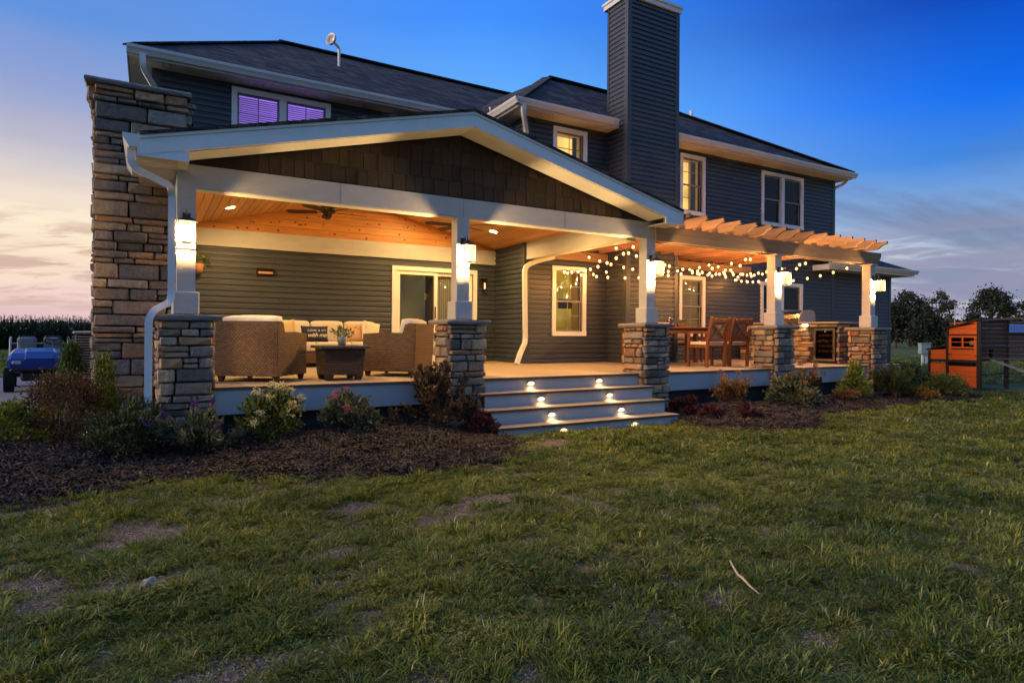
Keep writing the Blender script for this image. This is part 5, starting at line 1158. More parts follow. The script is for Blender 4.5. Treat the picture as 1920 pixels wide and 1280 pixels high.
t = thing('glass_jar', 'dark glass jar lantern on the dining table in front of the window', 'jar', (9.0, 9.2, DZ+.756)); MB().lathe([(.06,0),(.075,.05),(.07,.12),(.045,.15),(.045,.17)], (9.0,9.2,DZ+.756), 14).build('jar', mat('dark_glass', (.04,.03,.03), .08, spec=.6), t, smooth=True); MB().lathe([(.05,.171),(.05,.19),(.01,.195)], (9.0,9.2,DZ+.756), 12).build('lid', M_STEEL, t)
t = thing('table_plant', 'low green plant in a wooden tray on the dining table', 'plant', (9.35, 9.25, DZ+.756)); MB().box(9.2,9.5,9.18,9.32,DZ+.756,DZ+.81).build('tray', M_TEAK, t); p = rs.randn(120,3)*np.array([.09,.045,.03])+np.array([0,0,.09]); leaves_mesh('foliage', p, rs.randn(120,3)*.6+np.array([0,0,.8]), rs.uniform(.03,.06,120), G_GREY, t, .4)

# ------------------------------------------------------------------ outdoor kitchen
kit = thing('outdoor_kitchen', 'stacked stone outdoor kitchen counter behind the two rightmost pillars', 'counter', (13.0, 9.3, DZ))
KX, KY0, KY1 = 12.66, 8.02, 10.55
MB().box(KX+.05,KX+.72,KY0+.05,8.06,DZ+.002,1.58).build('mortar_core', M_MORTAR, kit); MB().box(KX+.25,KX+.72,8.061,KY1,DZ+.002,1.579).build('mortar_core', M_MORTAR, kit); m = MB(); m.box(KX+.05,KX+.249,8.59,KY1,DZ+.002,1.578); m.box(KX+.05,KX+.249,8.061,8.589,DZ+.002,DZ+.05); m.box(KX+.05,KX+.249,8.061,8.589,1.52,1.578); m.build('mortar_core', M_MORTAR, kit)
rs = np.random.RandomState(21)
fr0, fr1 = 8.085, 8.575
# left-facing side (normal -X): local +x runs towards -Y
L0 = KY1-KY0; mid = (KY0+KY1)/2
stone_wall(kit, KX+.05, mid, DZ+.003, 1.575, L0, -math.pi/2, rs, (.06, .12), (.16, .34), .045, holes=((mid-fr1-.06, mid-fr0+.06, DZ+.0, 1.51),))
stone_wall(kit, KX+.385, KY0+.05, DZ+.003, 1.575, .66, 0, rs, (.06, .12), (.16, .34), .045)
# counter top in two pieces, gap for the grill
MB().bbox(KX-.06,KX+.78,KY0-.05,8.92,1.583,1.622,.006).build('countertop', mat('granite', (.30,.26,.22), .3, .35, 60, 0), kit); MB().bbox(KX-.06,KX+.78,9.62,KY1,1.583,1.622,.006).build('countertop', mat('granite', (.30,.26,.22)), kit)
t = thing('wine_fridge', 'glass-fronted wine fridge with bottles built into the stone counter', 'fridge', (KX+.1, 8.33, DZ))
m = MB(); a, b = KX+.005, KX+.03; m.box(a,b,fr0,fr0+.045,DZ+.055,1.485); m.box(a,b,fr1-.045,fr1,DZ+.055,1.485); m.box(a,b,fr0+.045,fr1-.045,1.43,1.485); m.box(a,b,fr0+.045,fr1-.045,DZ+.055,DZ+.10); m.build('door_frame', M_STEEL, t)
MB().box(KX+.012,KX+.018,fr0+.045,fr1-.045,DZ+.10,1.43).build('pane', glass('fridge_glass', (.55,.5,.45)), t); m = MB(); m.box(KX+.031,KX+.24,fr0,fr1,DZ+.052,DZ+.06); m.box(KX+.235,KX+.24,fr0,fr1,DZ+.06,1.48); m.box(KX+.031,KX+.235,fr0,fr0+.008,DZ+.06,1.48); m.box(KX+.031,KX+.235,fr1-.008,fr1,DZ+.06,1.48); m.box(KX+.031,KX+.24,fr0,fr1,1.481,1.488); m.build('cabinet', M_DARKIN, t)
M_BOT = mat('bottle_end', (.42,.36,.28), .3)
for r_, zz in enumerate((.88, .99, 1.10, 1.22, 1.33)):
    MB().box(KX+.05,KX+.2,fr0+.05,fr1-.05,zz-.035,zz-.028).build('shelf', mat('shelf_wood', (.18,.10,.05), .5), t)
    if r_ in (0,): continue
    for k in range(4): m = MB(); yy = fr0+.10+k*.095; n = 10; m.tube([(KX+.045,yy,zz),(KX+.2,yy,zz)], .021, 10); m.build('bottle', M_BOT, t)
MB().tube([(KX-.02,fr1-.02,DZ+.35),(KX-.02,fr1-.02,1.2)], .009, 8).build('handle', M_STEEL, t); MB().box(KX+.022,KX+.024,8.31,8.33,1.405,1.418).build('display', emis('blue_led', (.35,.45,1), 5), t)
t = thing('gas_grill', 'stainless gas grill with curved hood set into the stone counter', 'grill', (KX+.3, 9.27, 1.58))
g0, g1 = 8.93, 9.61
m = MB(); hood = [(KX+.02,1.64),(KX+.03,1.72),(KX+.08,1.81),(KX+.17,1.87),(KX+.30,1.90),(KX+.45,1.90),(KX+.55,1.86),(KX+.58,1.75),(KX+.58,1.64)]
m.prism(hood, 1, g0+.03, g1-.03); m.build('hood', M_STEEL, t, smooth=False); m = MB(); m.prism([(p[0]-(.01 if p[0] < KX+.3 else -.01), p[1]+(.008 if p[1] > 1.7 else 0)) for p in hood], 1, g0, g0+.03); m.build('hood_end', mat('grey_cast', (.22,.23,.25), .4, metal=.3), t); m = MB(); m.prism([(p[0]-(.01 if p[0] < KX+.3 else -.01), p[1]+(.008 if p[1] > 1.7 else 0)) for p in hood], 1, g1-.03, g1); m.build('hood_end', mat('grey_cast', (.22,.23,.25)), t)
MB().box(KX-.055,KX+.6,g0+.002,g1-.002,1.50,1.635).build('control_panel', M_STEEL, t); MB().tube([(KX-.05,g0+.06,1.70),(KX-.05,g1-.06,1.70)], .012, 8).build('handle', M_STEEL, t)
for y in (g0+.08, g1-.08): MB().tube([(KX+.02,y,1.70),(KX-.05,y,1.70)], .008, 6).build('handle_bracket', M_STEEL, t)
for k in range(4): MB().tube([(KX-.056,g0+.12+k*.15,1.565),(KX-.085,g0+.12+k*.15,1.565)], .022, 12).build('knob', M_STEEL, t)
t = thing('task_light', 'small bright task light under the counter edge beside the wine fridge', 'light', (KX-.03, 8.76, 1.57))
MB().box(KX-.05,KX-.006,8.70,8.82,1.565,1.5825).build('housing', M_STEEL, t); MB().box(KX-.045,KX-.01,8.71,8.81,1.556,1.5645).build('lens', emis('task_lamp', (1,.78,.5), 120), t)

# ------------------------------------------------------------------ shrubs and flowers in the beds
gb = 'planted shrubs in the mulch beds'
shrub('low_shrub', 'low yellow-green shrub at the far left edge of the bed', 'shrub', -1.22, 7.75, .30, .40, G_YG, 1500, .045, 20, seed=1, group=gb)
shrub('barberry_shrub', 'large dark reddish-brown shrub left of the stone chimney', 'shrub', -.83, 8.05, .42, .72, G_RED, 3600, .032, 40, 'mound', seed=2, group=gb)
shrub('arborvitae', 'pointed evergreen in front of the air conditioner', 'shrub', -.85, 9.45, .26, 1.0, G_ARB, 3200, .045, 40, 'cone', .3, seed=3, up=1.3, group=gb)
shrub('arborvitae', 'pointed evergreen growing against the stone chimney', 'shrub', -.44, 8.22, .21, .88, G_ARB, 3000, .04, 38, 'cone', .3, seed=4, up=1.3, group=gb)
shrub('low_shrub', 'dark green glossy shrub under the left downspout', 'shrub', -.20, 6.98, .34, .44, G_DARK, 2600, .038, 30, seed=5, group=gb)
shrub('butterfly_bush', 'sprawling shrub with violet flower spikes before the left pillar', 'shrub', .42, 6.78, .40, .42, G_GREY, 1900, .055, 26, 'spray', .35, seed=6, group=gb, flowers=(F_PURP, 7, .055, 'spike'))
shrub('hydrangea', 'hydrangea with cream and lime flower heads below the left armchair', 'shrub', 1.12, 7.02, .31, .46, G_HYD, 1500, .055, 24, 'mound', .6, seed=7, group=gb, flowers=(F_LIME, 13, .06, 'ball'))
shrub('hydrangea', 'green hydrangea with pink-red flower heads below the coffee table', 'shrub', 1.95, 6.92, .28, .42, G_GREY, 1300, .06, 22, 'mound', .6, seed=8, group=gb, flowers=(F_PINK, 5, .055, 'ball'))
shrub('ninebark', 'tall ragged dark-leaved shrub left of the steps', 'shrub', 3.05, 7.02, .46, .82, G_PURP, 1300, .062, 26, 'spray', .6, seed=9, group=gb)
shrub('low_shrub', 'small dark maroon plant at the foot of the steps', 'plant', 3.46, 6.72, .19, .24, G_MAR, 700, .045, 14, seed=10, group=gb)
shrub('low_shrub', 'thin low brown seedling between the pink hydrangea and the dark shrub', 'plant', 2.45, 7.05, .22, .22, G_PURP, 260, .04, 12, 'spray', seed=11, group=gb)
shrub('coral_bells', 'maroon leafy plant beside the right end of the steps', 'plant', 7.02, 6.88, .2, .24, G_MAR, 800, .05, 16, seed=12, group=gb)
shrub('coral_bells', 'small dark plant second from the steps in the right bed', 'plant', 7.1, 6.42, .15, .15, G_MAR, 400, .045, 10, seed=13, group=gb)
shrub('coral_bells', 'small dark plant near the lawn edge of the right bed', 'plant', 7.55, 6.12, .17, .16, G_MAR, 420, .045, 10, seed=14, group=gb)
shrub('hydrangea', 'tan drying hydrangea left of the fourth pillar', 'shrub', 8.3, 7.05, .33, .45, G_RUST, 900, .055, 20, 'spray', .6, seed=15, group=gb, flowers=(F_TAN, 12, .06, 'ball'))
shrub('hydrangea', 'leafy hydrangea with faded pink heads before the fourth pillar', 'shrub', 9.55, 6.85, .38, .50, G_GREY, 1500, .06, 26, 'mound', .6, seed=16, group=gb, flowers=(F_TAN, 9, .07, 'ball'))
shrub('hydrangea', 'brown-headed hydrangea close against the fourth pillar', 'shrub', 10.15, 7.0, .28, .58, G_RUST, 1000, .055, 20, 'spray', .6, seed=26, group=gb, flowers=(F_TAN, 10, .065, 'ball'))
shrub('upright_shrub', 'yellow-green upright shrub below the wine fridge', 'shrub', 11.75, 7.1, .28, .58, G_YG, 1500, .05, 24, 'cone', .5, seed=17, up=1, group=gb)
shrub('low_shrub', 'small rust-coloured mound in front of the yellow-green shrub', 'plant', 11.1, 6.9, .22, .22, G_RUST, 800, .04, 14, seed=18, group=gb)
shrub('juniper', 'dark spiky shrub in front of the rightmost pillar', 'shrub', 12.8, 6.88, .46, .68, G_DARK, 2400, .06, 40, 'spray', .25, seed=19, up=1.2, group=gb)
shrub('upright_shrub', 'yellow-lit leafy shrub right of the rightmost pillar', 'shrub', 13.62, 7.25, .32, .55, G_YG, 1300, .05, 20, seed=20, group=gb)
shrub('coreopsis', 'low orange flowering clump near the lawn edge', 'plant', 13.55, 6.78, .30, .17, G_GOLD, 1200, .04, 22, seed=21, group=gb)
shrub('juniper', 'spreading green shrub left of the orange coop', 'shrub', 14.75, 6.95, .46, .42, G_HYD, 2300, .05, 30, 'mound', .35, seed=22, group=gb)
shrub('juniper', 'dark low shrub by the house corner behind the orange flowers', 'shrub', 15.1, 7.9, .5, .5, G_DARK, 1700, .06, 26, seed=23, group=gb)
t = thing('drain_pipe', 'short white corrugated drain pipe end lying among the left shrubs', 'pipe', (-.5, 8.4, .2)); m = MB(); pr = []
pts = [Vector((-.62,8.35,bedh(-.62,8.35)+.03)).lerp(Vector((-.30,8.2,bedh(-.3,8.2)+.06)), i/24) for i in range(25)]; m.tube(pts, [.042 if i % 2 else .036 for i in range(25)], 12); m.build('pipe', M_WHITE, t)

#@@GROUND@@

# ------------------------------------------------------------------ instanced ground cover (grass, mulch, corn)
def rawmesh(name, v, f, m_, vattr=None):
    me = bpy.data.meshes.new(name); me.from_pydata(v, [], f); me.materials.append(m_)
    if vattr is not None: at = me.attributes.new('v', 'FLOAT', 'POINT'); at.data.foreach_set('value', np.array(vattr, np.float32))
    return bpy.data.objects.new(name, me)
def scatter(name, label, pts, rot, scl, idx, sources):
    """one object whose points carry instances of the source meshes"""
    col = bpy.data.collections.new(name+'_sources')
    for i, s in enumerate(sources): s.name = f'{name}_{i:02d}'; col.objects.link(s)
    me = bpy.data.meshes.new(name); me.vertices.add(len(pts)); me.vertices.foreach_set('co', np.asarray(pts, np.float32).ravel())
    for nm, ty, dat in (('rot', 'FLOAT_VECTOR', rot), ('scl', 'FLOAT_VECTOR', scl)):
        at = me.attributes.new(nm, ty, 'POINT'); at.data.foreach_set('vector', np.asarray(dat, np.float32).ravel())
    at = me.attributes.new('idx', 'INT', 'POINT'); at.data.foreach_set('value', np.asarray(idx, np.int32))
    o = bpy.data.objects.new(name, me); C.objects.link(o); o['kind'] = 'stuff'; o['label'] = label
    ng = bpy.data.node_groups.new(name, 'GeometryNodeTree'); ng.interface.new_socket('Geometry', in_out='INPUT', socket_type='NodeSocketGeometry'); ng.interface.new_socket('Geometry', in_out='OUTPUT', socket_type='NodeSocketGeometry')
    N = ng.nodes; gi = N.new('NodeGroupInput'); go = N.new('NodeGroupOutput'); ci = N.new('GeometryNodeCollectionInfo'); ci.inputs['Collection'].default_value = col; ci.inputs['Separate Children'].default_value = True; ci.inputs['Reset Children'].default_value = True
    ip = N.new('GeometryNodeInstanceOnPoints'); ip.inputs['Pick Instance'].default_value = True
    def attr(nm, ty): a = N.new('GeometryNodeInputNamedAttribute'); a.data_type = ty; a.inputs['Name'].default_value = nm; return a.outputs['Attribute']
    lk = ng.links.new; lk(gi.outputs[0], ip.inputs['Points']); lk(ci.outputs[0], ip.inputs['Instance']); lk(attr('idx', 'INT'), ip.inputs['Instance Index'])
    er = N.new('FunctionNodeEulerToRotation'); lk(attr('rot', 'FLOAT_VECTOR'), er.inputs[0]); lk(er.outputs[0], ip.inputs['Rotation']); lk(attr('scl', 'FLOAT_VECTOR'), ip.inputs['Scale']); lk(ip.outputs[0], go.inputs[0])
    md = o.modifiers.new('scatter', 'NODES'); md.node_group = ng; return o
G_GRASS = leafmat('grass_blade', (.118, .158, .020), .55, .35, col2=(.225, .255, .040), tip=(.46, .40, .18), patch=True)
def tuft(nb, rad, hmin, hmax, seed, wid=.0032, lean=.55):
    rs = np.random.RandomState(seed); v = []; f = []; at = []
    for _ in range(nb):
        a = rs.rand()*2*math.pi; r = rad*math.sqrt(rs.rand()); bx, by = r*math.cos(a), r*math.sin(a); h = rs.uniform(hmin, hmax); d = a+rs.randn()*.9; ln = h*rs.uniform(.15, 1)*lean
        dx, dy = math.cos(d), math.sin(d); px, py = -dy, dx; w = wid*rs.uniform(.7, 1.3); o = len(v)
        pts = [(0, 0, 1), (.30, .50, .95), (.75, .85, .65), (1.35, rs.uniform(.78, 1.0), 0)]
        for k, (l, z, ww) in enumerate(pts):
            x, y, zz = bx+dx*ln*l, by+dy*ln*l, h*z-.004
            if k < 3: v += [(x-px*w*ww, y-py*w*ww, zz), (x+px*w*ww, y+py*w*ww, zz)]
            else: v.append((x, y, zz))
        f += [(o, o+1, o+3, o+2), (o+2, o+3, o+5, o+4), (o+4, o+5, o+6)]; at += [rs.rand()*.75]*7
    return rawmesh('tuft', v, f, G_GRASS, at)
tufts = [tuft(64, .06, .012, .040, i, .0022, 1.25) for i in range(6)]+[tuft(54, .055, .025, .066, 20+i, .0025, 1.05) for i in range(3)]+[tuft(40, .10, .02, .055, 40+i, .0055, 1.1) for i in range(4)]
def weed(seed, clover):
    rs_ = np.random.RandomState(seed); v = []; f = []; at_ = []
    for k in range(26 if clover else 11):
        a = rs_.rand()*6.283; c, s_ = math.cos(a), math.sin(a); o = len(v)
        if clover:
            r = .06*math.sqrt(rs_.rand()); h = rs_.uniform(.018, .038); b = rs_.rand()*6.283
            for q in range(3):
                d = b+q*2.094; dx, dy = math.cos(d), math.sin(d); o = len(v); v += [(c*r, s_*r, h), (c*r+dx*.007-dy*.006, s_*r+dy*.007+dx*.006, h+.002), (c*r+dx*.013, s_*r+dy*.013, h), (c*r+dx*.007+dy*.006, s_*r+dy*.007-dx*.006, h+.002)]; f += [(o, o+1, o+2, o+3)]; at_ += [rs_.rand()*.7]*4
        else:
            l = rs_.uniform(.035, .075); w = l*.16; v += [(0, 0, .004), (c*l*.5-s_*w, s_*l*.5+c*w, .018), (c*l, s_*l, .010), (c*l*.5+s_*w, s_*l*.5-c*w, .018)]; f += [(o, o+1, o+2), (o, o+2, o+3)]; at_ += [rs_.rand()*.8]*4
    return rawmesh('weed', v, f, G_GRASS, at_)
tufts += [weed(600, True), weed(601, True), weed(602, False), weed(603, False)]
rs = np.random.RandomState(77)
def sect(dmin, dmax, dens, half=R(56)):
    n = int(half*(dmax**2-dmin**2)*dens); a = TH+rs.uniform(-half, half, n); d = np.sqrt(rs.uniform(dmin**2, dmax**2, n)); return d*np.sin(a), d*np.cos(a), d
GX, GY, GI, GS = [], [], [], []
for dmin, dmax, dens, kinds, s0 in ((.7, 3.6, 560, range(0, 9), 1.0), (3.6, 6.5, 420, range(0, 9), 1.05), (6.5, 11, 170, range(6, 13), 1.05), (11, 20, 42, range(9, 13), 1.25), (20, 48, 7, range(9, 13), 2.0)):
    x, y, d = sect(dmin, dmax, dens)
    ok = (sdist(BL, x, y) < .03) & (sdist(BR, x, y) < .03) & ~((x > -.3) & (x < 20.2) & (y > 7.2)) & ~((x > 3.4) & (x < 6.72) & (y > 6.5)) & ~((x > 17.3) & (x < 19.6) & (y > 5) & (y < 8.8)) & ~((x < -.9) & (x > -14) & (y > 12.3) & (y < 21.7))
    b = bare(x, y)*((y < 7.3) & (x > -3.4) & (x < 9)); cl_ = vnoise(x, y, 5.5, 31)*.55+vnoise(x, y, 12, 32)*.45
    ok &= (rs.rand(len(x)) > b*1.15) & (rs.rand(len(x)) < .35+1.3*cl_)
    x, y, cl_ = x[ok], y[ok], cl_[ok]
    ks = np.array(list(kinds)); i = ks[rs.randint(0, len(ks), len(x))]
    if dmax <= 6.5: i = np.where(rs.rand(len(x)) < .12+.6*(vnoise(x, y, 1.9, 33) > .62), rs.randint(6, 9, len(x)), rs.randint(0, 6, len(x)))
    if dmax <= 11: i = np.where(rs.rand(len(x)) < .03+.12*(vnoise(x, y, 1.1, 35) > .72), rs.randint(13, 17, len(x)), i)
    GX.append(x); GY.append(y); GI.append(i); GS.append(s0*(.55+.9*cl_)*rs.uniform(.8, 1.25, len(x)))
GX, GY, GI, GS = map(np.concatenate, (GX, GY, GI, GS)); n = len(GX)
scatter('grass', 'short tufted green lawn grass with bare soil patches', np.stack([GX, GY, gz(GX, GY)], 1), np.stack([rs.randn(n)*.16, rs.randn(n)*.16, rs.rand(n)*6.283], 1), np.stack([GS, GS, GS*rs.uniform(.50, .88, n)], 1), GI, tufts)
# crumbs of soil and dry thatch on the bare patches
G_CRUMB = leafmat('soil_crumb', (.21, .145, .095), .5, .0, col2=(.38, .27, .19), tip=(.42, .35, .22))
def crumbs(nb, rad, seed):
    rs_ = np.random.RandomState(seed); v = []; f = []; at_ = []
    for k in range(nb):
        a = rs_.rand()*6.283; r = rad*math.sqrt(rs_.rand()); thatch = k % 3 == 0; l, w, h = (rs_.uniform(.015, .035), .0012, .0008) if thatch else tuple(rs_.uniform(.002, .008)*q for q in (1, .8, .6))
        M_ = Matrix.Translation((r*math.cos(a), r*math.sin(a), rs_.uniform(0, .004))) @ Euler((rs_.randn()*.2, rs_.randn()*.2, rs_.rand()*6.283)).to_matrix().to_4x4(); o = len(v)
        v += [tuple(M_ @ Vector(p)) for p in ((-l,0,0),(l,0,0),(0,-w,0),(0,w,0),(0,0,-h),(0,0,h))]; f += [(o+a_, o+b_, o+c_) for a_, b_, c_ in ((0,2,5),(2,1,5),(1,3,5),(3,0,5),(2,0,4),(1,2,4),(3,1,4),(0,3,4))]; at_ += [.97 if thatch else rs_.rand()*.85]*6
    return rawmesh('crumbs', v, f, G_CRUMB, at_)
crs = [crumbs(34, .07, 500+i) for i in range(4)]; x = rs.uniform(-2.5, 6, 60000); y = rs.uniform(1.5, 6.6, 60000); ok = (bare(x, y) > .22) & (sdist(BL, x, y) < 0); x, y = x[ok][:4500], y[ok][:4500]; n = len(x); sc_ = rs.uniform(.6, 1.4, n)
scatter('soil_crumbs', 'loose brown soil crumbs and dry thatch on bare lawn patches', np.stack([x, y, gz(x, y)+.002], 1), np.stack([0*x, 0*x, rs.rand(n)*6.283], 1), np.stack([sc_]*3, 1), rs.randint(0, 4, n), crs)
# mulch chips
G_CHIP = leafmat('bark_chip', (.022, .015, .011), .55, .0, col2=(.054, .034, .022), tip=(.125, .085, .058))
def chips(nb, rad, seed):
    rs_ = np.random.RandomState(seed); v = []; f = []; at = []
    for _ in range(nb):
        a = rs_.rand()*6.283; r = rad*math.sqrt(rs_.rand()); M_ = Matrix.Translation((r*math.cos(a), r*math.sin(a), rs_.uniform(0, .014))) @ Euler((rs_.randn()*.45, rs_.randn()*.45, rs_.rand()*6.283)).to_matrix().to_4x4()
        l, w, h = rs_.uniform(.012, .045), rs_.uniform(.003, .009), rs_.uniform(.001, .003); o = len(v)
        v += [tuple(M_ @ Vector(p)) for p in ((-l,-w*.6,-h),(l,-w,-h),(l*.9,w,-h),(-l,w*.7,-h),(-l*.9,-w*.5,h),(l*.85,-w*.8,h),(l*.8,w*.8,h),(-l*.9,w*.5,h))]
        f += [(o+4,o+5,o+6,o+7),(o,o+1,o+5,o+4),(o+1,o+2,o+6,o+5),(o+2,o+3,o+7,o+6),(o+3,o,o+4,o+7)]; at += [rs_.rand()*.8]*8
    return rawmesh('chips', v, f, G_CHIP, at)
chs = [chips(26, .085, 200+i) for i in range(6)]
CXp, CYp, CZp = [], [], []
for P, tp, dn in ((BL, .19, 230), (BR, .15, 120)):
    lo, hi = P.min(0), P.max(0); k = int((hi[0]-lo[0])*(hi[1]-lo[1])*dn); x = rs.uniform(lo[0], hi[0], k); y = rs.uniform(lo[1], hi[1], k)
    ok = (sdist(P, x, y) > -.04-.12*rs.rand(k)**3) & ~((y > 7.55) & (x > .1)); x, y = x[ok], y[ok]; CXp.append(x); CYp.append(y); CZp.append(bedz(P, x, y, tp)+.012*(vnoise(x, y, 9, 5)-.5)+.02*(vnoise(x, y, 3, 6)-.5))
CXp, CYp, CZp = map(np.concatenate, (CXp, CYp, CZp)); n = len(CXp); CZp = np.maximum(CZp, gz(CXp, CYp))
sc_ = rs.uniform(.7, 1.25, n)
scatter('mulch_chips', 'dark shredded bark mulch chips covering the beds', np.stack([CXp, CYp, CZp+.002], 1), np.stack([rs.randn(n)*.08, rs.randn(n)*.08, rs.rand(n)*6.283], 1), np.stack([sc_]*3, 1), rs.randint(0, 6, n), chs)
# corn
G_CORN = leafmat('corn_leaf', (.030, .050, .014), .5, .25, col2=(.055, .075, .022))
def corn(seed):
    rs_ = np.random.RandomState(seed); v = []; f = []; H = rs_.uniform(1.85, 2.15)
    def strip(P, W):
        o = len(v)
        for (x, y, z), (px, py), w in zip(P, [(-P[-1][1]+P[0][1], P[-1][0]-P[0][0])]*len(P), W):
            l = math.hypot(px, py)+1e-6; v.append((x-px/l*w, y-py/l*w, z)); v.append((x+px/l*w, y+py/l*w, z))
        for i in range(len(P)-1): f.append((o+2*i, o+2*i+1, o+2*i+3, o+2*i+2))
    for k in (0, 1): a = k*1.57; strip([(0,0,0),(.01*math.cos(a),.01*math.sin(a),H)], [.014,.008])
    for k in range(11):
        z = H*(.1+.075*k); a = (k % 2)*3.14+rs_.randn()*.5; l = rs_.uniform(.45, .7); c, s = math.cos(a), math.sin(a)
        strip([(0,0,z),(c*l*.35,s*l*.35,z+.22),(c*l*.7,s*l*.7,z+.24),(c*l,s*l,z+.02)], [.03,.045,.035,.004])
    for k in range(5): a = rs_.rand()*6.28; strip([(0,0,H),(.08*math.cos(a),.08*math.sin(a),H+.22)], [.006,.004])
    return rawmesh('corn', v, f, G_CORN, [rs_.rand()*.8]*len(v))
cn = [corn(300+i) for i in range(6)]; X_, Y_ = [], []
for r_ in range(7):
    x = np.arange(-46, 8, .17)+rs.uniform(-.04, .04, int(math.ceil(54/.17))); X_.append(x); Y_.append(52.6+r_*.75+0*x+rs.randn(len(x))*.05)
X_, Y_ = np.concatenate(X_), np.concatenate(Y_); n = len(X_); s_ = rs.uniform(.9, 1.06, n)
scatter('corn_field', 'tall dark green corn field in the distance on the left', np.stack([X_, Y_, 0*X_], 1), np.stack([0*X_, 0*X_, rs.rand(n)*6.283], 1), np.stack([s_]*3, 1), rs.randint(0, 6, n), cn)
o, _ = gridmesh('field_canopy', np.linspace(-120, 60, 60), np.linspace(57.5, 200, 40), lambda x, y: 1.75+.15*vnoise(x, y, .8, 3), mat('corn_canopy', (.022, .034, .012), .95, .4, 2)); struct(o)

# ------------------------------------------------------------------ trees beyond the yard
M_BARK = mat('tree_bark', (.05, .04, .032), .95, .3, 6, .5, 20)
def tree(lab, x, y, H, rx, m_, seed, clumps=70, per=70, ls=.34, open_=.0, base=.18):
    t = thing('tree', lab, 'tree', (x, y, 0), 0, 'trees beyond the yard'); rs_ = np.random.RandomState(seed)
    k = MB(); top = Vector((rs_.uniform(-.3,.3), rs_.uniform(-.3,.3), H*.75)); k.tube([(0,0,-.1),(0,0,H*.3),tuple(top)], [H*.028, H*.02, H*.006], 8)
    cen = []
    for c in range(clumps):
        f = rs_.rand(); z = H*(base+(.97-base)*f); prof = math.sin(math.pi*min(1, (.12+.88*f))**.8)**.6; q = rx*prof*math.sqrt(rs_.uniform(.15, 1)); a = rs_.rand()*6.283
        p = Vector((q*math.cos(a), q*math.sin(a), z*(1-.08*rs_.rand()))); cen.append(p)
        if c % 3 == 0: k.tube([(0,0,max(.15*H, z*.55)), tuple(p*.55+Vector((0,0,z*.32))), tuple(p)], [H*.011, H*.007, H*.003], 5, False)
    k.build('trunk', M_BARK, t, local=True)
    C_ = np.concatenate([np.array(p)+rs_.randn(per, 3)*rx*np.array([.17,.17,.12])*(1-open_*.45) for p in cen]); N_ = rs_.randn(len(C_), 3)+np.array([0,0,-.2])
    leaves_mesh('crown', C_, N_, ls*rs_.uniform(.6, 1.4, len(C_)), m_, t, .7, seed=seed)
G_T1 = leafmat('tree_leaf_dark', (.022, .030, .013), .5, .2, col2=(.045, .055, .022)); G_T2 = leafmat('tree_leaf_mid', (.034, .044, .020), .5, .2, col2=(.06, .07, .035)); G_T3 = leafmat('conifer_leaf', (.016, .022, .012), .5, .1)
def at(px, D):
    u = (px-960)/1170.15; s, c = math.sin(TH), math.cos(TH); a, b = s+u*c, c-u*s; l = math.hypot(a, b); return a/l*D, b/l*D
for lab, px, D, H, rx, m_, sd_, cl_, op in (('broad dark tree right behind the house corner', 1706, 96, 7.3, 2.5, G_T1, 1, 90, .1), ('dark evergreen close behind the house corner', 1680, 80, 4.9, 1.5, G_T3, 2, 60, 0), ('open airy tree left of the tall yard lamp', 1762, 92, 7.0, 2.0, G_T2, 3, 46, .55), ('low dark conifer below the airy tree', 1742, 78, 3.5, 2.0, G_T3, 4, 70, 0), ('low bushy tree beneath the yard lamp', 1788, 95, 3.3, 1.3, G_T1, 5, 40, 0), ('rounded dark tree above the orange coop', 1858, 92, 7.0, 2.7, G_T1, 6, 95, .1), ('smaller dark tree at the left foot of the rounded tree', 1824, 88, 4.0, 1.3, G_T3, 7, 46, 0), ('dark tree cut by the right edge of the picture', 1936, 88, 5.6, 1.6, G_T1, 8, 46, .3), ('low hedge-like tree behind the coop run', 1895, 96, 3.2, 2.0, G_T3, 9, 50, 0)):
    x, y = at(px, D); tree(lab, x, y, H, rx, m_, sd_, cl_, 70, .26, op)
o, _ = gridmesh('far_woods', np.linspace(20, 420, 60), np.linspace(0, 1, 2), lambda x, y: y*3.2+0*x, mat('far_wood_green', (.018, .024, .014), .95, .4, .3)); 
for i, v in enumerate(o.data.vertices): x = v.co.x; v.co = (x, 150+.35*x-.0006*x*x+12*math.sin(x*.05)+ (2 if v.co.y > .5 else 0), v.co.z*(1+.5*math.sin(x*.21)*math.sin(x*.073)) if v.co.y > .5 else -.2)
struct(o)
x, y = at(1790, 52); t = thing('yard_lamp', 'tall thin yard lamp pole with curved arm and small head', 'street lamp', (x, y, 0))
M_GALV = mat('galvanised', (.30,.31,.31), .5, .1, 5, metal=.4)
MB().tube([(x,y,0),(x,y,3.45)], [.05,.035], 8).build('pole', M_GALV, t); ax_ = Vector((math.cos(TH), -math.sin(TH), 0)); p0 = Vector((x,y,3.2)); MB().tube([p0, p0+ax_*.3+Vector((0,0,.28)), p0+ax_*.62+Vector((0,0,.40))], .022, 6).build('arm', M_GALV, t); e = p0+ax_*.66+Vector((0,0,.38)); MB().lathe([(.03,.06),(.08,.03),(.10,-.03),(.09,-.08),(.02,-.1)], tuple(e), 12).build('lamp_head', M_GALV, t)
x, y = at(1733.5, 33.6); t = thing('utility_pedestal', 'pale green utility box on two white legs on the far lawn', 'utility box', (x, y, 0)); rp = -TH
Mx = Matrix.Translation((x,y,0)) @ Matrix.Rotation(rp, 4, 'Z'); M_PED = mat('pale_green_paint', (.26,.36,.33), .5, .1, 4)
MB().bbox(-.22,.22,-.12,.12,.52,.98,.02,Mx).build('cabinet', M_PED, t); MB().bbox(-.235,.235,-.135,.135,.981,1.02,.01,Mx).build('lid', M_PED, t)
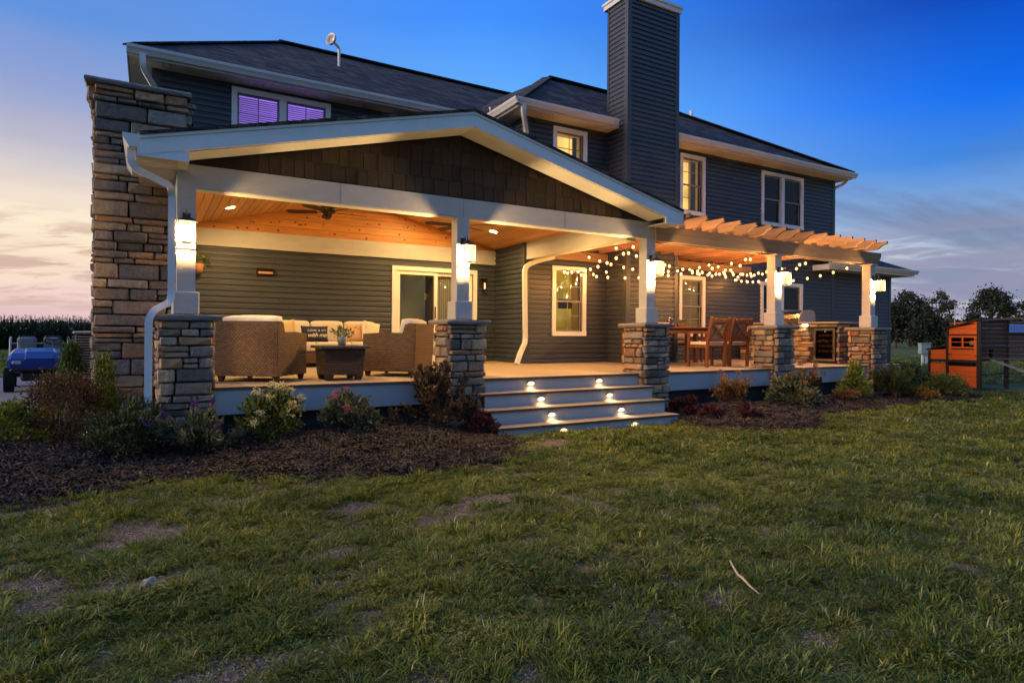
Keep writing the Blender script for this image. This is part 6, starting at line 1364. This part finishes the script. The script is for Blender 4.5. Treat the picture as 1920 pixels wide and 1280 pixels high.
for s in (-.08, .08): MB().box(s-.04,s+.04,-.04,.04,0,.519,Mx).build('leg', M_GUTTER, t)
x, y = at(1918, 44); t = thing('far_shed', 'small far building with a blue roof edge behind the coop run', 'building', (x, y, 0)); Mx = Matrix.Translation((x,y,0)) @ Matrix.Rotation(rp, 4, 'Z')
MB().box(-1.1,2.2,-.0,2.5,0,1.55,Mx).build('wall', mat('dark_boards', (.04,.04,.04), .9), t); m = MB(); m.add([tuple(Mx @ Vector(p)) for p in ((-1.3,-.25,1.55),(2.4,-.25,1.55),(2.4,-.2,1.95),(-1.3,-.2,1.95),(-1.3,2.6,2.05),(2.4,2.6,2.05),(-1.3,2.6,1.6),(2.4,2.6,1.6))], [(0,1,2,3),(3,2,5,4),(0,3,4,6),(1,7,5,2),(0,6,7,1)]); m.build('roof', mat('blue_metal_roof', (.08,.16,.42), .4, .1, 3), t)
# ------------------------------------------------------------------ golf cart
t = thing('golf_cart', 'blue utility golf cart with two grey seats parked on the gravel at far left', 'golf cart', (-2.05, 16.75, .02), 0)
t.rotation_euler = (0, 0, R(7)); ORIG[t.name] = (0,0,0)
M_BLUE = mat('blue_plastic', (.016, .045, .22), .3, .08, 3, coat=.4); M_SEAT = mat('grey_vinyl', (.22,.22,.205), .6, .08, 8); M_BLK = mat('black_plastic', (.02,.02,.022), .5)
m = MB(); w = .46      # hood: faces -Y
def loft(secs):
    mm = MB(); n = len(secs[0]); 
    for s in secs: mm.v += [tuple(p) for p in s]
    for i in range(len(secs)-1):
        for k in range(n): a, b = i*n+k, i*n+(k+1) % n; mm.f.append((a, b, b+n, a+n))
    mm.f.append(tuple(range(n))[::-1]); mm.f.append(tuple((len(secs)-1)*n+k for k in range(n))); return mm
def ring(y, hw, z0, z1, b=.06): return [(-hw,y,z0),(hw,y,z0),(hw,y,z1-b),(hw-b,y,z1),(-hw+b,y,z1),(-hw,y,z1-b)]
loft([ring(-.42,.46,.48,.60,.03), ring(-.40,.50,.47,.66,.05), ring(-.25,.49,.46,.76,.06), ring(.05,.46,.46,.83,.07), ring(.14,.45,.46,.84,.06)]).build('hood', M_BLUE, t, local=True)
loft([ring(-.435,.25,.42,.655,.03), ring(-.26,.25,.42,.785,.04), ring(.0,.24,.6,.852,.03)]).build('hood_scoop', M_BLUE, t, local=True)
MB().bbox(-.47,.47,-.46,-.30,.40,.475,.03).build('bumper', M_BLK, t, local=True); MB().bbox(-.30,.30,-.40,-.28,.22,.40,.03).build('skid_plate', M_BLK, t, local=True); MB().box(-.44,.44,-.415,-.40,.475,.55).build('grille', M_BLK, t, local=True)
t.scale = (1.08, 1.08, 1.08)
for s in (-1, 1):
    h = MB().bbox(s*.36-.07,s*.36+.07,-.435,-.405,.55,.61,.01).build('headlight', mat('lamp_lens', (.55,.55,.5), .15), t, local=True); MB().box(s*.36-.035,s*.36+.035,-.4375,-.4352,.565,.6).build('reflector', M_STEEL, h, local=True)
    for y in (-.12, 1.45):
        m = MB().tube([(s*.40,y,.23),(s*.56,y,.23)], .23, 22); wl = m.build('wheel', M_RUBBER, t, local=True); MB().tube([(s*.562,y,.23),(s*.566,y,.23)], .11, 16).build('rim', M_GALV, wl, local=True)
        m = MB(); n = 22
        for k in range(n): a = 2*math.pi*k/n; m.box(min(s*.41,s*.55),max(s*.41,s*.55),-.012,.012,.225,.245,Matrix.Translation((0,y,.23)) @ Matrix.Rotation(a, 4, 'X'))
        struct(m.build('tread', M_RUBBER, wl, local=True), 'stuff')
    MB().tube(bend([(s*.49,.55,.45),(s*.49,.95,1.02),(s*.49,1.15,1.06),(s*.49,1.2,.7)], .08), .02, 8).build('hip_rail', M_GALV, t, local=True)
    weld(cushion(s*.22-.165,s*.22+.165,.92,1.02,.76,1.05,2,.05).build('seat_back', M_SEAT, t, local=True)); MB().bbox(s*.22-.15,s*.22+.15,1.021,1.06,.90,1.09,.02).build('seat_back_shell', M_BLK, t, local=True)
weld(cushion(-.46,.46,.50,.92,.66,.79,4,.04).build('seat_bench', M_SEAT, t, local=True)); MB().box(-.44,.44,.52,1.6,.36,.655).build('seat_box', M_BLK, t, local=True); MB().box(-.45,.45,-.2,.52,.30,.36).build('floor_pan', M_BLK, t, local=True); MB().bbox(-.5,.5,1.1,2.0,.66,.92,.02).build('cargo_bed', M_BLK, t, local=True)
MB().tube([(.22,.1,.8),(.22,.36,.98)], .02, 8).build('steering_column', M_BLK, t, local=True); m = MB(); pts = [Vector((.22+.15*math.cos(a),.37-.09*math.sin(a)*.7,1.0+.13*math.sin(a)*.6)) for a in [2*math.pi*k/18 for k in range(19)]]; m.tube(pts, .014, 6, False); sw = m.build('steering_wheel', M_BLK, t, local=True); m = MB(); c_ = Vector((.22,.37,1.0))
for k in (1, 8, 13): m.tube([c_, pts[k]], .012, 5)
m.build('spoke', M_BLK, sw, local=True)
# air conditioner
t = thing('air_conditioner', 'ribbed grey outdoor air conditioner unit beside the stone chimney', 'air conditioner', (-.62, 11.2, 0)); x0, x1, y0, y1 = -.97, -.25, 10.9, 11.6
MB().bbox(x0+.02,x1-.02,y0+.02,y1-.02,.1,1.27,.03).build('coil', M_BLK, t); MB().bbox(x0,x1,y0,y1,1.271,1.315,.02).build('top', M_GALV, t); MB().bbox(x0,x1,y0,y1,.02,.12,.01).build('base', M_GALV, t)
for k in range(30): z = .14+k*.0375; m = MB(); m.box(x0,x1,y0,y0+.018,z,z+.012); m.box(x0,x0+.018,y0+.019,y1,z,z+.012); m.box(x1-.018,x1,y0+.019,y1,z,z+.012); m.build('louvre', M_GALV, t)

# ------------------------------------------------------------------ chicken coop with run
t = thing('chicken_coop', 'orange wooden chicken coop with dark framing and wire run at right', 'coop', (17.9, 7.6, 0))
M_OR = mat('orange_boards', (.62, .115, .012), .55, .12, 3, .2, 50, stretch=(1,1,8), objvar=.04); M_DKB = mat('dark_brown_frame', (.022,.016,.013), .7, .2, 6); M_SHADEB = mat('shaded_brown_boards', (.10,.042,.024), .75, .2, 4, .2, 50, stretch=(1,1,8)); M_WIRE = mat('wire', (.10,.10,.10), .5, metal=.6)
QX = 17.5; A0, A1, A2 = 8.59, 8.15, 7.45      # lean-to left edge, main left edge, main right edge (y)
QB = 18.95
def rf_(y): return 1.54+(A1-y)/(A1-A2)*.21
z = .07
bh = .13
while z < 1.75:                              # main front boards (face -X)
    h = bh-.004
    if z+h > .68 and z < .74: z = .745; continue
    za, zb = z, z+h
    if 1.33 < zb and za < 1.38: z = 1.385; continue
    segs = [(A2+.05, A1-.03)]
    if za > 1.0 and zb < 1.34: segs = []
    for s0, s1 in segs:
        if za < 1.35: MB().bbox(QX,QX+.02,s0,s1,za,zb,.003).build('board', M_OR, t)
        else:
            m = MB(); t0, t1 = min(zb, rf_(s0)-.02), min(zb, rf_(s1)-.02)
            if t1 < za+.01: t1 = za+.01
            if t0 < za+.02: break
            m.add([(QX,s0,za),(QX,s1,za),(QX,s1,t1),(QX,s0,t0),(QX+.02,s0,za),(QX+.02,s1,za),(QX+.02,s1,t1),(QX+.02,s0,t0)], [(0,1,2,3),(7,6,5,4),(0,4,5,1),(1,5,6,2),(2,6,7,3),(3,7,4,0)]); m.build('board', M_OR, t)
    z += bh
z = .12
while z < 1.0:
    s0, s1 = A1+.03, A0-.03; lim = lambda y: 1.075-(y-A1)*.25; za, zb = z, z+bh-.004
    if za < .74 and zb > .68: z = .745; continue
    t0, t1 = min(zb, lim(s0)), max(min(zb, lim(s1)), za+.01); m = MB(); m.add([(QX+.03,s0,za),(QX+.03,s1,za),(QX+.03,s1,t1),(QX+.03,s0,t0),(QX+.05,s0,za),(QX+.05,s1,za),(QX+.05,s1,t1),(QX+.05,s0,t0)], [(0,1,2,3),(7,6,5,4),(0,4,5,1),(1,5,6,2),(2,6,7,3),(3,7,4,0)]); m.build('board', M_OR, t); z += bh
# door with four small panes
m = MB(); d0, d1, e0, e1 = A2+.05, A1-.03, .745, 1.35
for a, b, c, d in ((d0,d1,1.30,1.35),(d0,d1,e0,.80),(d0,d0+.06,.80,1.30),(d1-.06,d1,.80,1.30),(d0+.06,d1-.06,1.03,1.07),((d0+d1)/2-.02,(d0+d1)/2+.02,1.07,1.30),(d0+.06,(d0+d1)/2-.02,1.175,1.195),((d0+d1)/2+.02,d1-.06,1.175,1.195)): m.box(QX-.018,QX-.001,a,b,c,d)
dr = m.build('door', M_OR, t); MB().box(QX+.006,QX+.01,d0+.06,d1-.06,1.07,1.30).build('pane', glass('coop_glass', (.5,.5,.5)), dr); MB().tube([(QX+.1,A2+.2,1.12),(QX+.1,A2+.2,1.22)], .05, 8).build('nest_light', emis('coop_glow', (1,.5,.2), .5), dr); MB().box(QX+.2,QX+.22,A2,A1,.75,1.5).build('inner_wall', M_SHADEB, t)
for y, zz in ((d1-.03, .86), (d1-.03, .30)): MB().box(QX-.03,QX-.019,y-.015,y+.02,zz,zz+.035).build('latch', M_BLK, dr)
for y in (d0+.02,):
    for zz in (.84, 1.24, .60): MB().box(QX-.028,QX-.019,y-.02,y+.02,zz,zz+.025).build('hinge', M_BLK, dr)
# frame
for x0, x1, y0, y1, z0, z1 in ((QX-.025,QX+.045,A1-.03,A1+.03,.0,1.53),(QX-.025,QX+.045,A2-.04,A2+.05,0,1.74),(QX+.0,QX+.06,A0-.03,A0+.02,0,.96),(QX-.022,QX-.001,A2+.05,A1-.03,.68,.742),(QX+.01,QX+.029,A1+.03,A0-.03,.68,.742),(QX-.022,QX-.001,A2+.05,A1-.03,1.345,1.383),(QB-.05,QB,A2-.04,A2+.05,0,1.7),(QB-.05,QB,A1-.03,A1+.03,0,1.5)): MB().box(x0,x1,y0,y1,z0,z1).build('frame', M_DKB, t)
MB().slab([(QX-.08,A2-.06,1.775),(QB+.08,A2-.06,1.775),(QB+.08,A1+.08,1.535),(QX-.08,A1+.08,1.535)], .035).build('roof', M_DKB, t); MB().slab([(QX-.02,A1+.031,1.12),(QB,A1+.031,1.12),(QB,A0+.06,1.0),(QX-.02,A0+.06,1.0)], .03).build('roof', M_DKB, t)
# side (-Y) wall with pop hole, its shade put into the brown board colour
z = .76
while z < 1.68:
    for x0, x1 in (((QX+.05, 18.0), (18.2, QB-.05)) if z < .98 else ((QX+.05, QB-.05),)): MB().bbox(x0,x1,A2-.0,A2+.02,z,z+.126,.003).build('board', M_SHADEB, t)
    z += .13
MB().box(QX+.05,QB-.05,A2+.02,A1-.03,.72,.757).build('floor', M_SHADEB, t); MB().box(QB-.06,QB-.045,A2+.06,A1-.04,.76,1.5).build('back_wall', M_SHADEB, t); MB().box(QX+.06,QB-.05,A1+.031,A1+.045,.1,1.5).build('back_wall', M_SHADEB, t)
# ramp
r0, r1 = Vector((18.1, A2-.02, .76)), Vector((18.35, 5.75, .06)); dirv = (r1-r0); an = dirv.normalized()
m = MB(); m.rtube([r0, r1], .24, .025, (0,0,1)); rp_ = m.build('ramp', mat('grey_wood', (.24,.21,.18), .8, .25, 6, .3, 40), t)
for k in range(9): p = r0.lerp(r1, (k+.7)/9.5)+Vector((0,0,.022)); MB().box(p.x-.12,p.x+.12,p.y-.012,p.y+.012,p.z-.006,p.z+.014).build('cleat', MATS['grey_wood'], rp_)
# run: rails and wire mesh, extending towards -Y
RY = 5.2
for a, b in (((QX,A2-.05,.02),(QX,RY,.02)),((QX,A2-.05,.80),(QX,RY,.80)),((QX,A2-.05,1.72),(QX,RY,1.85)),((QX,RY,.0),(QX,RY,1.85)),((QX,6.2,0),(QX,6.2,1.79)),((QB,A2-.05,1.68),(QB,RY,1.8)),((QB,RY,0),(QB,RY,1.8)),((QX,RY,1.85),(QB,RY,1.8)),((QB,A2,.8),(QB,RY,.8)),((QX,A2-.04,1.08),(QB,A2-.04,1.08)),((QX,A2-.07,.40),(QB,A2-.07,.40))): MB().tube([a, b], .016, 6).build('rail', M_WIRE if a[2] > .5 or b[2] > 1 else M_DKB, t)
m = MB()
y = A2-.05
while y > RY:
    m.tube([(QX,y,0),(QX,y,1.72+(A2-y)*.055)], .0016, 3, False); m.tube([(QB,y,0),(QB,y,1.7)], .0016, 3, False); y -= .10
for k in range(18): m.tube([(QX,A2-.05,.03+k*.1),(QX,RY,.03+k*.1)], .0016, 3, False)
struct(m.build('wire_mesh', M_WIRE, t), 'stuff')

# ------------------------------------------------------------------ small things on the lawn
rs = np.random.RandomState(9)
t = bpy.data.objects.new('rock', bpy.data.meshes.new('rock')); C.objects.link(t); bm = bmesh.new(); bmesh.ops.create_icosphere(bm, subdivisions=3, radius=1)
for v in bm.verts: n_ = 1+.18*math.sin(v.co.x*3+1)*math.cos(v.co.y*4)+.12*math.sin(v.co.z*6+v.co.x*5); v.co = Vector((v.co.x*.036*n_, v.co.y*.028*n_, v.co.z*.032*n_+.012))
bm.to_mesh(t.data); bm.free(); t.location = (-.0, 3.66, gz(0, 3.66)+.012); t.data.materials.append(mat('pale_rock', (.34,.30,.26), .9, .3, 30, .6, 60)); t.rotation_euler = (.2,.1,.5); tag(t, 'small pale rock lying on the lawn at the left', 'rock')
z = .055; tw = MB().tube([(2.775,2.37,z+.03),(2.745,2.32,z+.015),(2.71,2.26,z),(2.685,2.215,z+.008),(2.66,2.15,z-.005),(2.637,2.07,z-.015)], [.005,.0055,.006,.007,.005,.003], 7).build('twig', mat('pale_twig', (.46,.33,.20), .8, .3, 40), None, smooth=True); tag(tw, 'pale curved twig lying on the grass at lower right', 'twig')
